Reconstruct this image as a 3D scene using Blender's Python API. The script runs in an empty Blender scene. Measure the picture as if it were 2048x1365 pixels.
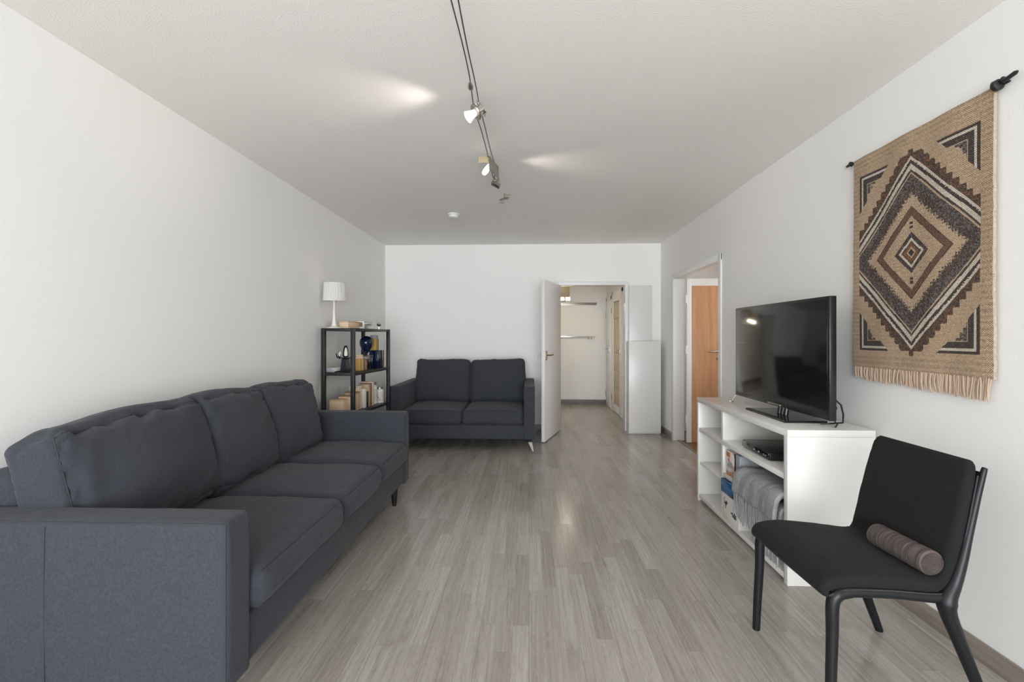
import bpy, bmesh, math, random
from mathutils import Vector, Matrix, noise as mn
random.seed(7)
sc = bpy.context.scene
COL = sc.collection
PI = math.pi
R = math.radians

# ------------------------------------------------------------------ camera
FPX = 935.0
cd = bpy.data.cameras.new('camera'); cam = bpy.data.objects.new('camera', cd); COL.objects.link(cam)
cam.location = (0, 0, 1.26)
cam.rotation_euler = (PI/2, 0, math.atan(34/FPX))
cd.sensor_width = 36; cd.lens = 36*FPX/2048
cd.shift_y = -9.5/2048
cd.clip_start = 0.05
sc.camera = cam

# ------------------------------------------------------------------ light
sc.view_settings.view_transform = 'Standard'
sc.view_settings.look = 'None'
sc.view_settings.gamma = 1
sc.view_settings.exposure = 0.12
sc.cycles.use_denoising = True
sc.cycles.max_bounces = 12
sc.cycles.diffuse_bounces = 8
sc.cycles.glossy_bounces = 4
sc.cycles.transmission_bounces = 6
sc.cycles.sample_clamp_indirect = 6.0

w = bpy.data.worlds.new('world'); sc.world = w; w.use_nodes = True
bg = w.node_tree.nodes['Background']
bg.inputs[0].default_value = (0.80, 0.90, 1.0, 1); bg.inputs[1].default_value = 1.0

def area(name, loc, rot, sx, sy, power, col, spread=PI):
    l = bpy.data.lights.new(name, 'AREA'); l.shape = 'RECTANGLE'; l.size = sx; l.size_y = sy
    l.energy = power; l.color = col; l.spread = spread
    o = bpy.data.objects.new(name, l); COL.objects.link(o); o.location = loc; o.rotation_euler = rot
    return o
# daylight entering by the glazed wall behind the camera
area('window_daylight', (-0.1, -3.14, 1.30), (PI/2, 0, 0), 3.4, 2.3, 182, (0.88, 0.945, 1.0), R(130))
sun_d = bpy.data.lights.new('sun', 'SUN'); sun_d.energy = 7.0; sun_d.angle = R(1.5); sun_d.color = (1.0, .93, .82)
sun = bpy.data.objects.new('sun', sun_d); COL.objects.link(sun); sun.location = (0, -3, 5); sun.rotation_euler = (R(50), 0, R(5))  # sun added so its patch on the unseen floor brightens the ceiling
# daylight in the room through the doorway on the right, and the hall's ceiling lamp
area('side_room_daylight', (2.9, 5.0, 1.5), (0, PI/2, 0), 1.2, 1.4, 12, (1.0, 0.97, 0.93))
area('hall_ceiling_light', (0.3, 7.5, 2.27), (0, 0, 0), 0.5, 0.5, 4, (1.0, 0.98, 0.95))

# ------------------------------------------------------------------ materials
def srgb(r, g, b):
    f = lambda c: (c/255/12.92) if c/255 <= .04045 else ((c/255+.055)/1.055)**2.4
    return (f(r), f(g), f(b), 1)
class NT:
    def __init__(s, name):
        s.m = bpy.data.materials.new(name); s.m.use_nodes = True
        s.nt = s.m.node_tree; s.b = s.nt.nodes['Principled BSDF']; s.L = s.nt.links.new
        s.tc = s.nt.nodes.new('ShaderNodeTexCoord')
    def node(s, t, **k):
        n = s.nt.nodes.new(t)
        for a, v in k.items(): setattr(n, a, v)
        return n
    def put(s, sock, v):
        if hasattr(v, 'links') or isinstance(v, bpy.types.NodeSocket): s.L(v, sock)
        else: sock.default_value = v
    def math(s, op, a, b=0.0, c=None):
        n = s.node('ShaderNodeMath', operation=op); s.put(n.inputs[0], a); s.put(n.inputs[1], b)
        if c is not None: s.put(n.inputs[2], c)
        return n.outputs[0]
    def xyz(s, v):
        n = s.node('ShaderNodeSeparateXYZ'); s.L(v, n.inputs[0]); return n.outputs
    def comb(s, x, y, z):
        n = s.node('ShaderNodeCombineXYZ')
        for i, v in enumerate((x, y, z)): s.put(n.inputs[i], v)
        return n.outputs[0]
    def mapping(s, v, scale=(1,1,1)):
        n = s.node('ShaderNodeMapping'); s.L(v, n.inputs[0]); n.inputs['Scale'].default_value = scale; return n.outputs[0]
    def noise(s, v, scale, detail=2.0, rough=.5, dist=0.0):
        n = s.node('ShaderNodeTexNoise'); s.L(v, n.inputs['Vector']); n.inputs['Scale'].default_value = scale
        n.inputs['Detail'].default_value = detail; n.inputs['Roughness'].default_value = rough; n.inputs['Distortion'].default_value = dist
        return n.outputs['Fac']
    def white(s, v):
        n = s.node('ShaderNodeTexWhiteNoise', noise_dimensions='2D'); s.L(v, n.inputs['Vector']); return n.outputs['Value']
    def ramp(s, f, pts):
        n = s.node('ShaderNodeValToRGB'); s.L(f, n.inputs[0]); e = n.color_ramp.elements
        while len(e) < len(pts): e.new(.5)
        for el, (p, c) in zip(e, pts): el.position = p; el.color = c
        return n.outputs[0]
    def mix(s, f, a, b, mode='MIX'):
        n = s.node('ShaderNodeMix', data_type='RGBA', blend_type=mode); s.put(n.inputs[0], f)
        s.put(n.inputs[6], a); s.put(n.inputs[7], b); return n.outputs[2]
    def bump(s, h, strength, dist, prev=None):
        n = s.node('ShaderNodeBump'); s.L(h, n.inputs['Height']); n.inputs['Strength'].default_value = strength
        n.inputs['Distance'].default_value = dist
        if prev is not None: s.L(prev, n.inputs['Normal'])
        s.L(n.outputs[0], s.b.inputs['Normal']); return n.outputs[0]
    def base(s, c, rough=.5, metal=0.0, spec=.5):
        s.put(s.b.inputs['Base Color'], c); s.b.inputs['Roughness'].default_value = rough
        s.b.inputs['Metallic'].default_value = metal; s.b.inputs['Specular IOR Level'].default_value = spec

M = {}
def plain(name, c, rough=.5, metal=0.0, spec=.5, bumpy=0.0, bscale=200, vary=.06, coat=0.0):
    t = NT(name); o = t.tc.outputs['Object']
    n = t.noise(o, 9, 3)
    dk = tuple(x*(1-vary) for x in c[:3])+(1,)
    t.base(t.mix(n, c, dk), rough, metal, spec)
    if bumpy: t.bump(t.noise(o, bscale, 3), bumpy, .001)
    if coat: t.b.inputs['Coat Weight'].default_value = coat; t.b.inputs['Coat Roughness'].default_value = .1
    M[name] = t.m; return t.m

def wall_mat(name, c, sc1, st, d, blot=.03):
    t = NT(name); o = t.tc.outputs['Object']
    n = t.noise(o, 1.7, 4, .6)
    dk = tuple(x*(1-blot) for x in c[:3])+(1,)
    t.base(t.mix(n, c, dk), .75, 0, .3)
    h = t.noise(o, sc1, 4, .6)
    t.bump(h, st, d); M[name] = t.m
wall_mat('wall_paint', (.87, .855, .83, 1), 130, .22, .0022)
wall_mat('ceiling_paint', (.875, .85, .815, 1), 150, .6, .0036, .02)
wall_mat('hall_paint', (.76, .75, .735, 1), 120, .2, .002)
plain('white_trim', (.78, .77, .745, 1), .38, vary=.02)
plain('door_white', (.74, .72, .70, 1), .33, vary=.02)
plain('white_laminate', (.71, .69, .655, 1), .25, vary=.015)
plain('panel_white', (.72, .705, .69, 1), .30, vary=.02)
plain('black_metal', (.014, .014, .016, 1), .42, bumpy=.1)
plain('black_plastic', (.010, .010, .011, 1), .28)
plain('black_gloss', (.006, .006, .007, 1), .07)
plain('chair_frame_black', (.008, .0085, .010, 1), .4, spec=.35, bumpy=.05)
plain('chrome', (.72, .70, .67, 1), .16, 1.0)
plain('brushed_steel', (.42, .39, .35, 1), .34, 1.0)
plain('bronze', (.30, .19, .10, 1), .3, 1.0)
plain('wire_dark', (.10, .09, .075, 1), .4, .6)
plain('dark_leg_wood', (.012, .010, .009, 1), .35)
plain('cream_ceramic', (.80, .76, .68, 1), .3)
plain('tassel_yarn', (.56, .41, .30, 1), .85, bumpy=.4, bscale=400, vary=.25)
plain('bottle_white', (.76, .75, .70, 1), .3)
plain('piping_grey', (.030, .030, .034, 1), .8)
plain('piping_black', (.02, .02, .024, 1), .7)
plain('navy_gloss', (.004, .010, .032, 1), .08)
plain('black_ceramic', (.012, .012, .018, 1), .14)
plain('detector_white', (.78, .77, .74, 1), .4)
plain('ochre', (.50, .30, .06, 1), .4)
plain('cardboard_tan', (.62, .44, .28, 1), .6, vary=.12)
plain('kraft_pale', (.74, .56, .38, 1), .6, vary=.10)
plain('kraft_dark', (.34, .22, .13, 1), .6, vary=.2)
plain('paper_white', (.76, .73, .68, 1), .55)
plain('orange_card', (.50, .20, .08, 1), .45)
plain('brown_card', (.20, .12, .07, 1), .5)
plain('grey_card', (.30, .31, .34, 1), .45)
plain('spine_black', (.012, .012, .014, 1), .4)
plain('blue_card', (.01, .16, .36, 1), .3)
plain('shade_tan', (.42, .33, .20, 1), .7)

def fabric(name, c1, c2, weave=900, st=.35, sheen=.25, rough=.9):
    t = NT(name); o = t.tc.outputs['Object']
    a = t.noise(t.mapping(o, (1, .12, 1)), weave, 2)
    b = t.noise(t.mapping(o, (.12, 1, .12)), weave, 2)
    wv = t.math('MULTIPLY', t.math('ADD', a, b), .5)
    big = t.noise(o, 3.5, 4, .6)
    c = t.mix(t.ramp(wv, [(.35, (0,0,0,1)), (.65, (1,1,1,1))]), c1, c2)
    c = t.mix(t.math('MULTIPLY', big, .25), c, c2)
    t.base(c, rough, 0, .25)
    t.b.inputs['Sheen Weight'].default_value = sheen; t.b.inputs['Sheen Roughness'].default_value = .5
    nb = t.bump(t.noise(t.mapping(o, (1, 1, 1)), 7, 4, .55, 1.2), .35, .02)
    t.bump(wv, st, .0015, nb)
    M[name] = t.m
fabric('sofa_fabric', (.027, .0285, .0355, 1), (.048, .0510, .063, 1), sheen=.08)
fabric('chair_fabric', (.0065, .0065, .0072, 1), (.0125, .012, .013, 1), 1100, .3, .03)
fabric('throw_wool', (.24, .245, .25, 1), (.44, .445, .45, 1), 380, 1.0, .1)
_o = M['throw_wool'].node_tree
_tc = _o.nodes.new('ShaderNodeTexCoord'); _w = _o.nodes.new('ShaderNodeTexWave'); _w.bands_direction = 'Y'; _w.inputs['Scale'].default_value = 34; _w.inputs['Distortion'].default_value = 1.2; _w.inputs['Detail'].default_value = 2; _o.links.new(_tc.outputs['Object'], _w.inputs['Vector'])
_b = _o.nodes['Principled BSDF']; _mx = _o.nodes.new('ShaderNodeMix'); _mx.data_type = 'RGBA'; _mx.blend_type = 'MULTIPLY'; _mx.inputs[0].default_value = .5; _o.links.new(_b.inputs['Base Color'].links[0].from_socket, _mx.inputs[6]); _o.links.new(_w.outputs['Color'], _mx.inputs[7]); _o.links.new(_mx.outputs[2], _b.inputs['Base Color'])
fabric('throw_fringe', (.24, .25, .25, 1), (.40, .41, .41, 1), 380, .5, .1)

def floor_mat():
    t = NT('laminate_floor'); o = t.tc.outputs['Object']
    x, y, z = t.xyz(o)
    W, Ln = .070, .66
    xi = t.math('DIVIDE', x, W); ci = t.math('FLOOR', xi)
    off = t.math('MULTIPLY', t.white(t.comb(ci, 3.3, 0)), 7.0)
    yi = t.math('ADD', t.math('DIVIDE', y, Ln), off); ri = t.math('FLOOR', yi)
    rnd = t.white(t.comb(ci, ri, 0)); rnd2 = t.white(t.comb(ri, ci, 0))
    # wood grain: stretched along y and shifted per strip
    gv = t.comb(t.math('ADD', x, t.math('MULTIPLY', rnd, 9.0)), t.math('MULTIPLY', y, .022), t.math('MULTIPLY', rnd2, 5.0))
    g1 = t.noise(gv, 95, 3, .55, .4)
    gv2 = t.comb(t.math('ADD', x, t.math('MULTIPLY', rnd2, 7.0)), t.math('MULTIPLY', y, .16), rnd)
    g2 = t.noise(gv2, 17, 3, .5, 1.8)
    rings = t.math('PINGPONG', t.math('MULTIPLY', g2, 14.0), 1.0)
    g = t.math('ADD', t.math('MULTIPLY', g1, .80), t.math('MULTIPLY', rings, .13))
    wood = t.ramp(g, [(.20, srgb(142, 134, 126)), (.46, srgb(164, 157, 150)), (.75, srgb(181, 175, 168))])
    tint = t.ramp(rnd, [(0, (.78, .765, .745, 1)), (.35, (.88, .87, .86, 1)), (.7, (.94, .935, .925, 1)), (1, (1.03, 1.03, 1.03, 1))])
    c = t.mix(1.0, wood, tint, 'MULTIPLY')
    # dark streaks / knots
    st = t.noise(t.comb(x, t.math('MULTIPLY', y, .22), 0), 8, 3, .6, .6)
    c = t.mix(t.ramp(st, [(.60, (0,0,0,1)), (.76, (.38,.38,.38,1))]), c, srgb(96, 88, 80))
    # joints every third strip and at the board ends
    bx = t.math('DIVIDE', x, W*3); fx = t.math('ABSOLUTE', t.math('SUBTRACT', t.math('FRACT', bx), .5))
    jx = t.math('GREATER_THAN', fx, .4955)
    fs = t.math('GREATER_THAN', t.math('ABSOLUTE', t.math('SUBTRACT', t.math('FRACT', xi), .5)), .492)
    fy = t.math('GREATER_THAN', t.math('ABSOLUTE', t.math('SUBTRACT', t.math('FRACT', yi), .5)), .4975)
    j = t.math('MAXIMUM', jx, t.math('MULTIPLY', t.math('MAXIMUM', fy, fs), .35))
    c = t.mix(t.math('MULTIPLY', j, .45), c, srgb(84, 76, 68))
    t.base(c, .2, 0, .32)
    rr = t.ramp(g1, [(.3, (.23,.23,.23,1)), (.7, (.17,.17,.17,1))]); t.L(rr, t.b.inputs['Roughness'])
    t.bump(g1, .04, .001)
    M['laminate_floor'] = t.m
floor_mat()

def wood_mat(name, lo, mid, hi, axis='z', scale=22, rough=.45):
    t = NT(name); o = t.tc.outputs['Object']
    s = {'z': (1, 1, .05), 'y': (1, .05, 1)}[axis]
    g = t.noise(t.mapping(o, s), scale, 5, .6, 1.0)
    f = t.noise(t.mapping(o, s), scale*6, 3, .6)
    gg = t.math('ADD', t.math('MULTIPLY', g, .75), t.math('MULTIPLY', f, .25))
    t.base(t.ramp(gg, [(.3, lo), (.5, mid), (.7, hi)]), rough)
    M[name] = t.m
wood_mat('alder_veneer', srgb(172, 122, 84), srgb(194, 144, 104), srgb(208, 160, 120))
wood_mat('walnut_floor', srgb(96, 62, 44), srgb(120, 80, 58), srgb(138, 96, 72), 'y', 14, .4)
wood_mat('grey_skirting', srgb(112, 102, 92), srgb(142, 131, 119), srgb(160, 150, 138), 'y', 30, .4)
wood_mat('hall_skirting', srgb(92, 90, 90), srgb(110, 108, 108), srgb(122, 120, 120), 'y', 20, .5)
wood_mat('shelf_top_wood', srgb(84, 70, 58), srgb(104, 88, 74), srgb(120, 102, 88), 'y', 30, .45)

def glassy(name, col, rough=.05, ior=1.45, trans=1.0):
    t = NT(name); t.base(col, rough); t.b.inputs['Transmission Weight'].default_value = trans; t.b.inputs['IOR'].default_value = ior
    M[name] = t.m
glassy('clear_glass', (.93, .95, .93, 1)); glassy('amber_glass', (.72, .60, .40, 1), .35, 1.3, .35)
glassy('blue_glass', (.02, .07, .25, 1), .05, 1.45, .5)
def emis(name, col, st, base=(.8, .8, .8, 1)):
    t = NT(name); t.base(base, .4); t.b.inputs['Emission Color'].default_value = col; t.b.inputs['Emission Strength'].default_value = st
    M[name] = t.m
emis('lit_glass_shade', (1, .93, .84, 1), .55); emis('lit_tube', (1, .87, .66, 1), 42.0); emis('lit_bulb', (.95, 1, 1, 1), 1.3)
def screen_mat():
    t = NT('tv_screen'); t.base((.008, .0075, .007, 1), .10, 0, .4); M['tv_screen'] = t.m
screen_mat()
def pleat_mat():
    t = NT('pleated_shade'); o = t.tc.outputs['Object']; x, y, z = t.xyz(o)
    an = t.math('ARCTAN2', y, x)
    wv = t.math('SINE', t.math('MULTIPLY', an, 44.0))
    t.base((.76, .74, .70, 1), .8); t.b.inputs['Transmission Weight'].default_value = 0.0
    t.bump(wv, .6, .004); M['pleated_shade'] = t.m
pleat_mat()
def bolster_mat():
    t = NT('bolster_rib'); o = t.tc.outputs['Object']; x, y, z = t.xyz(o)
    n = t.noise(t.mapping(o, (2, 110, 2)), 2.2, 4, .7)
    t.base(t.ramp(n, [(.34, (.030, .023, .021, 1)), (.5, (.085, .064, .057, 1)), (.68, (.165, .130, .117, 1))]), .95)
    t.bump(n, .8, .006); M['bolster_rib'] = t.m
bolster_mat()
def vcol_mat(name, rough=.95):
    t = NT(name); a = t.node('ShaderNodeVertexColor', layer_name='Col'); o = t.tc.outputs['Object']
    n = t.noise(t.mapping(o, (1, 1, .35)), 260, 3, .7)
    n2 = t.noise(t.mapping(o, (1, .35, 1)), 260, 3, .7)
    k = t.ramp(t.math('MULTIPLY', t.math('ADD', n, n2), .5), [(.3, (.62, .62, .62, 1)), (.6, (1.08, 1.08, 1.08, 1))])
    t.base(t.mix(1.0, a.outputs['Color'], k, 'MULTIPLY'), rough, 0, .1)
    x, y, z = t.xyz(o)
    rib = t.math('SINE', t.math('MULTIPLY', z, 2*PI/.0085)); rib2 = t.math('SINE', t.math('MULTIPLY', y, 2*PI/.0085))
    hh = t.math('ADD', t.math('MULTIPLY', t.math('MULTIPLY', rib, rib2), .5), n)
    t.bump(hh, .8, .003); M[name] = t.m
vcol_mat('woven_cloth')
def cover_mat(name, cols, scale=14, stretch=(1, 1, 1)):
    t = NT(name); o = t.tc.outputs['Object']
    n = t.noise(t.mapping(o, stretch), scale, 2, .6, .8)
    rp = t.ramp(n, [(.28+.44*i/(len(cols)-1), c) for i, c in enumerate(cols)])
    t.base(rp, .3); M[name] = t.m
cover_mat('magazine_box', [srgb(60, 50, 60), srgb(205, 205, 205), srgb(220, 215, 210), srgb(200, 110, 70), srgb(120, 60, 40)], 16)
cover_mat('blue_game_cover', [srgb(10, 14, 24), srgb(12, 50, 90), srgb(20, 120, 180), srgb(8, 12, 20)], 11, (1, .5, 3))
cover_mat('jar_label', [srgb(200, 196, 186), srgb(214, 210, 200), srgb(150, 140, 120)], 30)

# ------------------------------------------------------------------ mesh helpers
class MB:
    def __init__(s): s.bm = bmesh.new()
    def _m(s, verts, T):
        if T is not None: bmesh.ops.transform(s.bm, matrix=T, verts=verts)
    def box(s, x0, x1, y0, y1, z0, z1, bev=0.0, T=None, seg=2):
        r = bmesh.ops.create_cube(s.bm, size=1.0); vs = r['verts']
        for v in vs: v.co = Vector(((x0+x1)/2+v.co.x*(x1-x0), (y0+y1)/2+v.co.y*(y1-y0), (z0+z1)/2+v.co.z*(z1-z0)))
        if bev:
            ed = list({e for v in vs for e in v.link_edges})
            rr = bmesh.ops.bevel(s.bm, geom=ed, offset=bev, segments=seg, profile=.5, affect='EDGES')
            vs = list({v for f in rr['faces'] for v in f.verts} | {v for v in vs if v.is_valid})
        s._m(vs, T); return s
    def ring(s, pts): return [s.bm.verts.new(p) for p in pts]
    def skin(s, rings, cap=True, closed=True):
        for a, b in zip(rings, rings[1:]):
            n = len(a)
            for i in range(n if closed else n-1):
                j = (i+1) % n
                try: s.bm.faces.new((a[i], a[j], b[j], b[i]))
                except ValueError: pass
        if cap:
            try: s.bm.faces.new(list(reversed(rings[0]))); s.bm.faces.new(rings[-1])
            except ValueError: pass
        return s
    def tube(s, path, rad, seg=12, cap=True, flat=1.0, closed_path=False):
        P = [Vector(p) for p in path]; n = len(P)
        if not isinstance(rad, (list, tuple)): rad = [rad]*n
        rings = []; up = None
        for i in range(n):
            if closed_path: d = P[(i+1) % n]-P[i-1]
            else: d = P[min(i+1, n-1)]-P[max(i-1, 0)]
            d.normalize()
            if up is None:
                up = Vector((0, 0, 1)) if abs(d.z) < .9 else Vector((1, 0, 0))
            a = d.cross(up).normalized(); b = a.cross(d).normalized(); up = b
            rings.append(s.ring([P[i]+a*math.cos(2*PI*k/seg)*rad[i]+b*math.sin(2*PI*k/seg)*rad[i]*flat for k in range(seg)]))
        if closed_path: rings.append(rings[0]); cap = False
        return s.skin(rings, cap)
    def lathe(s, prof, c=(0,0,0), seg=32, T=None, cap=True):
        rings = []; vs = []
        for r, z in prof:
            rg = s.ring([(c[0]+r*math.cos(2*PI*k/seg), c[1]+r*math.sin(2*PI*k/seg), c[2]+z) for k in range(seg)]); rings.append(rg); vs += rg
        s.skin(rings, cap); s._m(vs, T); return s
    def prism(s, poly, z0, z1, T=None):
        a = s.ring([(x, y, z0) for x, y in poly]); b = s.ring([(x, y, z1) for x, y in poly])
        s.skin([a, b]); s._m(a+b, T); return s
    def build(s, name, mat, parent=None, world=False, smooth=35, loc=None):
        """parent: Empty; coords are local to it unless world=True. Without a parent the origin goes to the base centre."""
        bm = s.bm
        bmesh.ops.recalc_face_normals(bm, faces=bm.faces)
        me = bpy.data.meshes.new(name)
        o = bpy.data.objects.new(name, me)
        if parent is not None:
            if world: bmesh.ops.transform(bm, matrix=wm(parent).inverted(), verts=bm.verts)
            o.parent = parent
        else:
            xs = [v.co for v in bm.verts]
            mn_ = Vector((min(v.x for v in xs), min(v.y for v in xs), min(v.z for v in xs)))
            mx_ = Vector((max(v.x for v in xs), max(v.y for v in xs), max(v.z for v in xs)))
            if loc is None: loc = Vector(((mn_.x+mx_.x)/2, (mn_.y+mx_.y)/2, mn_.z))
            else: loc = Vector(loc)
            bmesh.ops.translate(bm, vec=-loc, verts=bm.verts); o.location = loc
        for f in bm.faces: f.smooth = True
        bm.to_mesh(me); bm.free()
        if smooth: me.set_sharp_from_angle(angle=R(smooth))
        me.materials.append(M[mat]); COL.objects.link(o)
        return o
def wm(o):
    m = Matrix.Translation(o.location) @ o.rotation_euler.to_matrix().to_4x4()
    return (wm(o.parent) @ m) if o.parent else m
def tag(o, label=None, cat=None, group=None, kind=None):
    if label: o['label'] = label
    if cat: o['category'] = cat
    if group: o['group'] = group
    if kind: o['kind'] = kind
    return o
def thing(name, loc, rotz, label, cat, group=None, kind=None):
    o = bpy.data.objects.new(name, None); COL.objects.link(o); o.empty_display_size = .1
    o.location = loc; o.rotation_euler = (0, 0, rotz)
    return tag(o, label, cat, group, kind)
def box1(name, mat, b, bev=.002, parent=None, **k):
    return MB().box(*b, bev).build(name, mat, parent, **k)
def struct(o): o['kind'] = 'structure'; return o

# soft cushion: rounded box with bulging faces, puckers near the seams
class Soft:
    def __init__(s, c, size, r, bulge=(0,0,0), wr=0.0, seed=0, T=None, tilt=0.0, wf=7.0, crown=0.0):
        s.c = Vector(c); s.h = Vector(size)/2; s.r = r; s.bu = bulge; s.wr = wr; s.seed = seed; s.T = T; s.wf = wf; s.crown = crown
    def P(s, a, b, c):
        h = s.h; q = [a, b, c]
        p = Vector((a*h.x, b*h.y, c*h.z)); r = s.r
        k = Vector([max(-(h[i]-r), min(h[i]-r, p[i])) for i in range(3)])
        d = p-k
        if d.length > 1e-9: p = k+d.normalized()*r*min(1, d.length/r*1.0 if d.length < r else 1)
        n = Vector((0,0,0))
        for i in range(3):
            j, l = (i+1) % 3, (i+2) % 3
            wgt = max(0, 1-(abs(q[j]))**2.2)*max(0, 1-(abs(q[l]))**2.2)
            n[i] = s.bu[i]*wgt*(abs(q[i])**3)*(1 if q[i] > 0 else -1)
        if s.crown: n.z += s.crown*(1-a*a)*max(c, 0)
        p = p+n
        if s.wr:
            w_ = p*s.wf+Vector((s.seed*3.1, s.seed*1.7, s.seed))
            big = mn.noise(w_*.45)*s.wr*1.6
            # creases run towards the nearest seam
            ab = sorted(abs(t) for t in q); edge = ab[1]**3
            v1 = mn.noise(Vector((p.x*s.wf*2.4, p.y*s.wf*2.4, p.z*s.wf*.7))+Vector((s.seed, 5, 2)))
            v2 = mn.noise(Vector((p.x*s.wf*.8, p.y*s.wf*3.6, p.z*s.wf*3.0))+Vector((9, s.seed, 1)))
            dirn = Vector([q[i]**5 for i in range(3)])
            if dirn.length > 1e-6: dirn.normalize()
            rd = max(0, 1-abs(mn.noise(Vector((p.x*s.wf*1.3+s.seed, p.y*s.wf*1.9, p.z*s.wf*1.5))))*5.5)**2
            rd2 = max(0, 1-abs(mn.noise(Vector((p.x*s.wf*2.1, p.y*s.wf*1.1+s.seed, p.z*s.wf*3.1))))*4.5)**2
            p = p+dirn*(big+edge*(v1+v2*.8)*s.wr-(rd*.30+rd2*.42)*s.wr*(.55+edge))
        p = p+s.c
        if s.T is not None: p = s.T @ p
        return p
    def mesh(s, n=26):
        mb = MB(); bm = mb.bm
        g = [math.sin(PI/2*(-1+2*i/n)) for i in range(n+1)]
        for ax in range(3):
            for sg in (-1, 1):
                grid = []
                for u in g:
                    row = []
                    for v in g:
                        q = [0, 0, 0]; q[ax] = sg; q[(ax+1) % 3] = u; q[(ax+2) % 3] = v
                        row.append(bm.verts.new(s.P(*q)))
                    grid.append(row)
                for i in range(n):
                    for j in range(n): bm.faces.new((grid[i][j], grid[i+1][j], grid[i+1][j+1], grid[i][j+1]))
        bmesh.ops.remove_doubles(bm, verts=bm.verts, dist=1e-4)
        return mb
    def seam(s, mb, ax, sg, n=26, rad=.0026, f=1.0):
        """piping around the face ax=sg"""
        pts = []; k = [(-1,-1,1,-1), (1,-1,1,1), (1,1,-1,1), (-1,1,-1,-1)]
        for (u0, v0, u1, v1) in k:
            for i in range(n):
                t = i/n; t = .5-.5*math.cos(PI*t)
                q = [0, 0, 0]; q[ax] = sg; q[(ax+1) % 3] = (u0+(u1-u0)*t)*f; q[(ax+2) % 3] = (v0+(v1-v0)*t)*f
                p = s.P(*q)
                if not pts or (pts[-1]-p).length > 2e-3: pts.append(p)
        if (pts[0]-pts[-1]).length < 2e-3: pts.pop()
        mb.tube(pts, rad, 6, closed_path=True)
        return mb

# ------------------------------------------------------------------ the setting
XL, XR, YB, YN, ZC = -1.957, 1.755, 6.3, -3.0, 2.5
D1 = (.403, 1.282, 1.945)      # hall doorway x0 x1 height
D2 = (4.38, 5.72, 1.955)       # doorway in the right wall y0 y1 height
T_ = .11
struct(box1('floor', 'laminate_floor', (XL-.1, XR+.055, YN-.1, 8.8, -.05, 0), 0, loc=(0,0,0)))
struct(box1('ceiling', 'ceiling_paint', (XL-.1, XR+.1, YN-.1, YB+.11, ZC, ZC+.05), 0))
struct(box1('wall_left', 'wall_paint', (XL-.1, XL, YN, YB, 0, ZC), 0))
mb = MB(); mb.box(XL, D1[0]-.03, YB, YB+T_, 0, ZC).box(D1[1]+.03, XR, YB, YB+T_, 0, ZC).box(D1[0]-.03, D1[1]+.03, YB, YB+T_, D1[2]+.03, ZC)
struct(mb.build('wall_back', 'wall_paint'))
mb = MB(); mb.box(XR, XR+T_, YN, D2[0]-.03, 0, ZC).box(XR, XR+T_, D2[1]+.03, YB+T_, 0, ZC).box(XR, XR+T_, D2[0]-.03, D2[1]+.03, D2[2]+.03, ZC)
struct(mb.build('wall_right', 'wall_paint'))
mb = MB(); mb.box(XL, -1.8, YN-.1, YN, 0, ZC).box(1.6, XR, YN-.1, YN, 0, ZC).box(-1.8, 1.6, YN-.1, YN, 0, .15).box(-1.8, 1.6, YN-.1, YN, 2.42, ZC)
struct(mb.build('wall_front', 'wall_paint'))
wf = struct(thing('window_1', (-.1, YN-.05, .15), 0, None, None))
mb = MB()
for x in (-1.8, -.69, .45, 1.55): mb.box(x, x+.05, YN-.08, YN-.02, .15, 2.42, .004)
mb.box(-1.8, 1.6, YN-.08, YN-.02, .15, .2, .004).box(-1.8, 1.6, YN-.08, YN-.02, 2.37, 2.42, .004)
mb.build('window_frame', 'white_trim', wf, world=True)

# baseboards
struct(MB().box(XR-.012, XR, YN, D2[0]-.065, 0, .078, .002).build('baseboard_right', 'grey_skirting'))
struct(MB().box(XR-.012, XR, D2[1]+.065, YB, 0, .078, .002).build('baseboard_right', 'grey_skirting'))
struct(MB().box(XL, D1[0]-.065, YB-.012, YB, 0, .075, .002).build('baseboard_back', 'grey_skirting'))
struct(MB().box(XL, XL+.012, YN, YB-.012, 0, .075, .002).build('baseboard_left', 'grey_skirting'))

# hall doorway lining and casing
def casing(name, T, w, h, depth, cw=.05):
    """doorway lining in local x (0..w), y through the wall (0 = room face), z up"""
    mb = MB()
    mb.box(-.03, 0, -.012, depth+.012, 0, h+.03, .002, T).box(w, w+.03, -.012, depth+.012, 0, h+.03, .002, T).box(-.03, w+.03, -.012, depth+.012, h, h+.03, .002, T)
    for y0, y1 in ((-.014, 0), (depth, depth+.014)):
        mb.box(-cw, -.002, y0, y1, 0, h+cw, .003, T).box(w+.002, w+cw, y0, y1, 0, h+cw, .003, T).box(-cw, w+cw, y0+.0005, y1-.0005, h+.002, h+cw, .003, T)
    return struct(mb.build(name, 'white_trim'))
casing('trim_1', Matrix.Translation((D1[0], YB, 0)), D1[1]-D1[0], D1[2], T_)
casing('trim_2', Matrix.Translation((XR, D2[1], 0)) @ Matrix.Rotation(-PI/2, 4, 'Z'), D2[1]-D2[0], D2[2], T_, .062)
# hinges on the bare right jamb of the hall doorway
hg = MB()
for z in (.20, 1.03, 1.76):
    hg.box(D1[1]-.004, D1[1]+.001, YB+.02, YB+.05, z-.05, z+.05, .001); hg.tube([(D1[1]-.006, YB+.015, z-.05), (D1[1]-.006, YB+.015, z+.05)], .006, 10)
struct(hg.build('trim_3', 'brushed_steel'))

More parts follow.
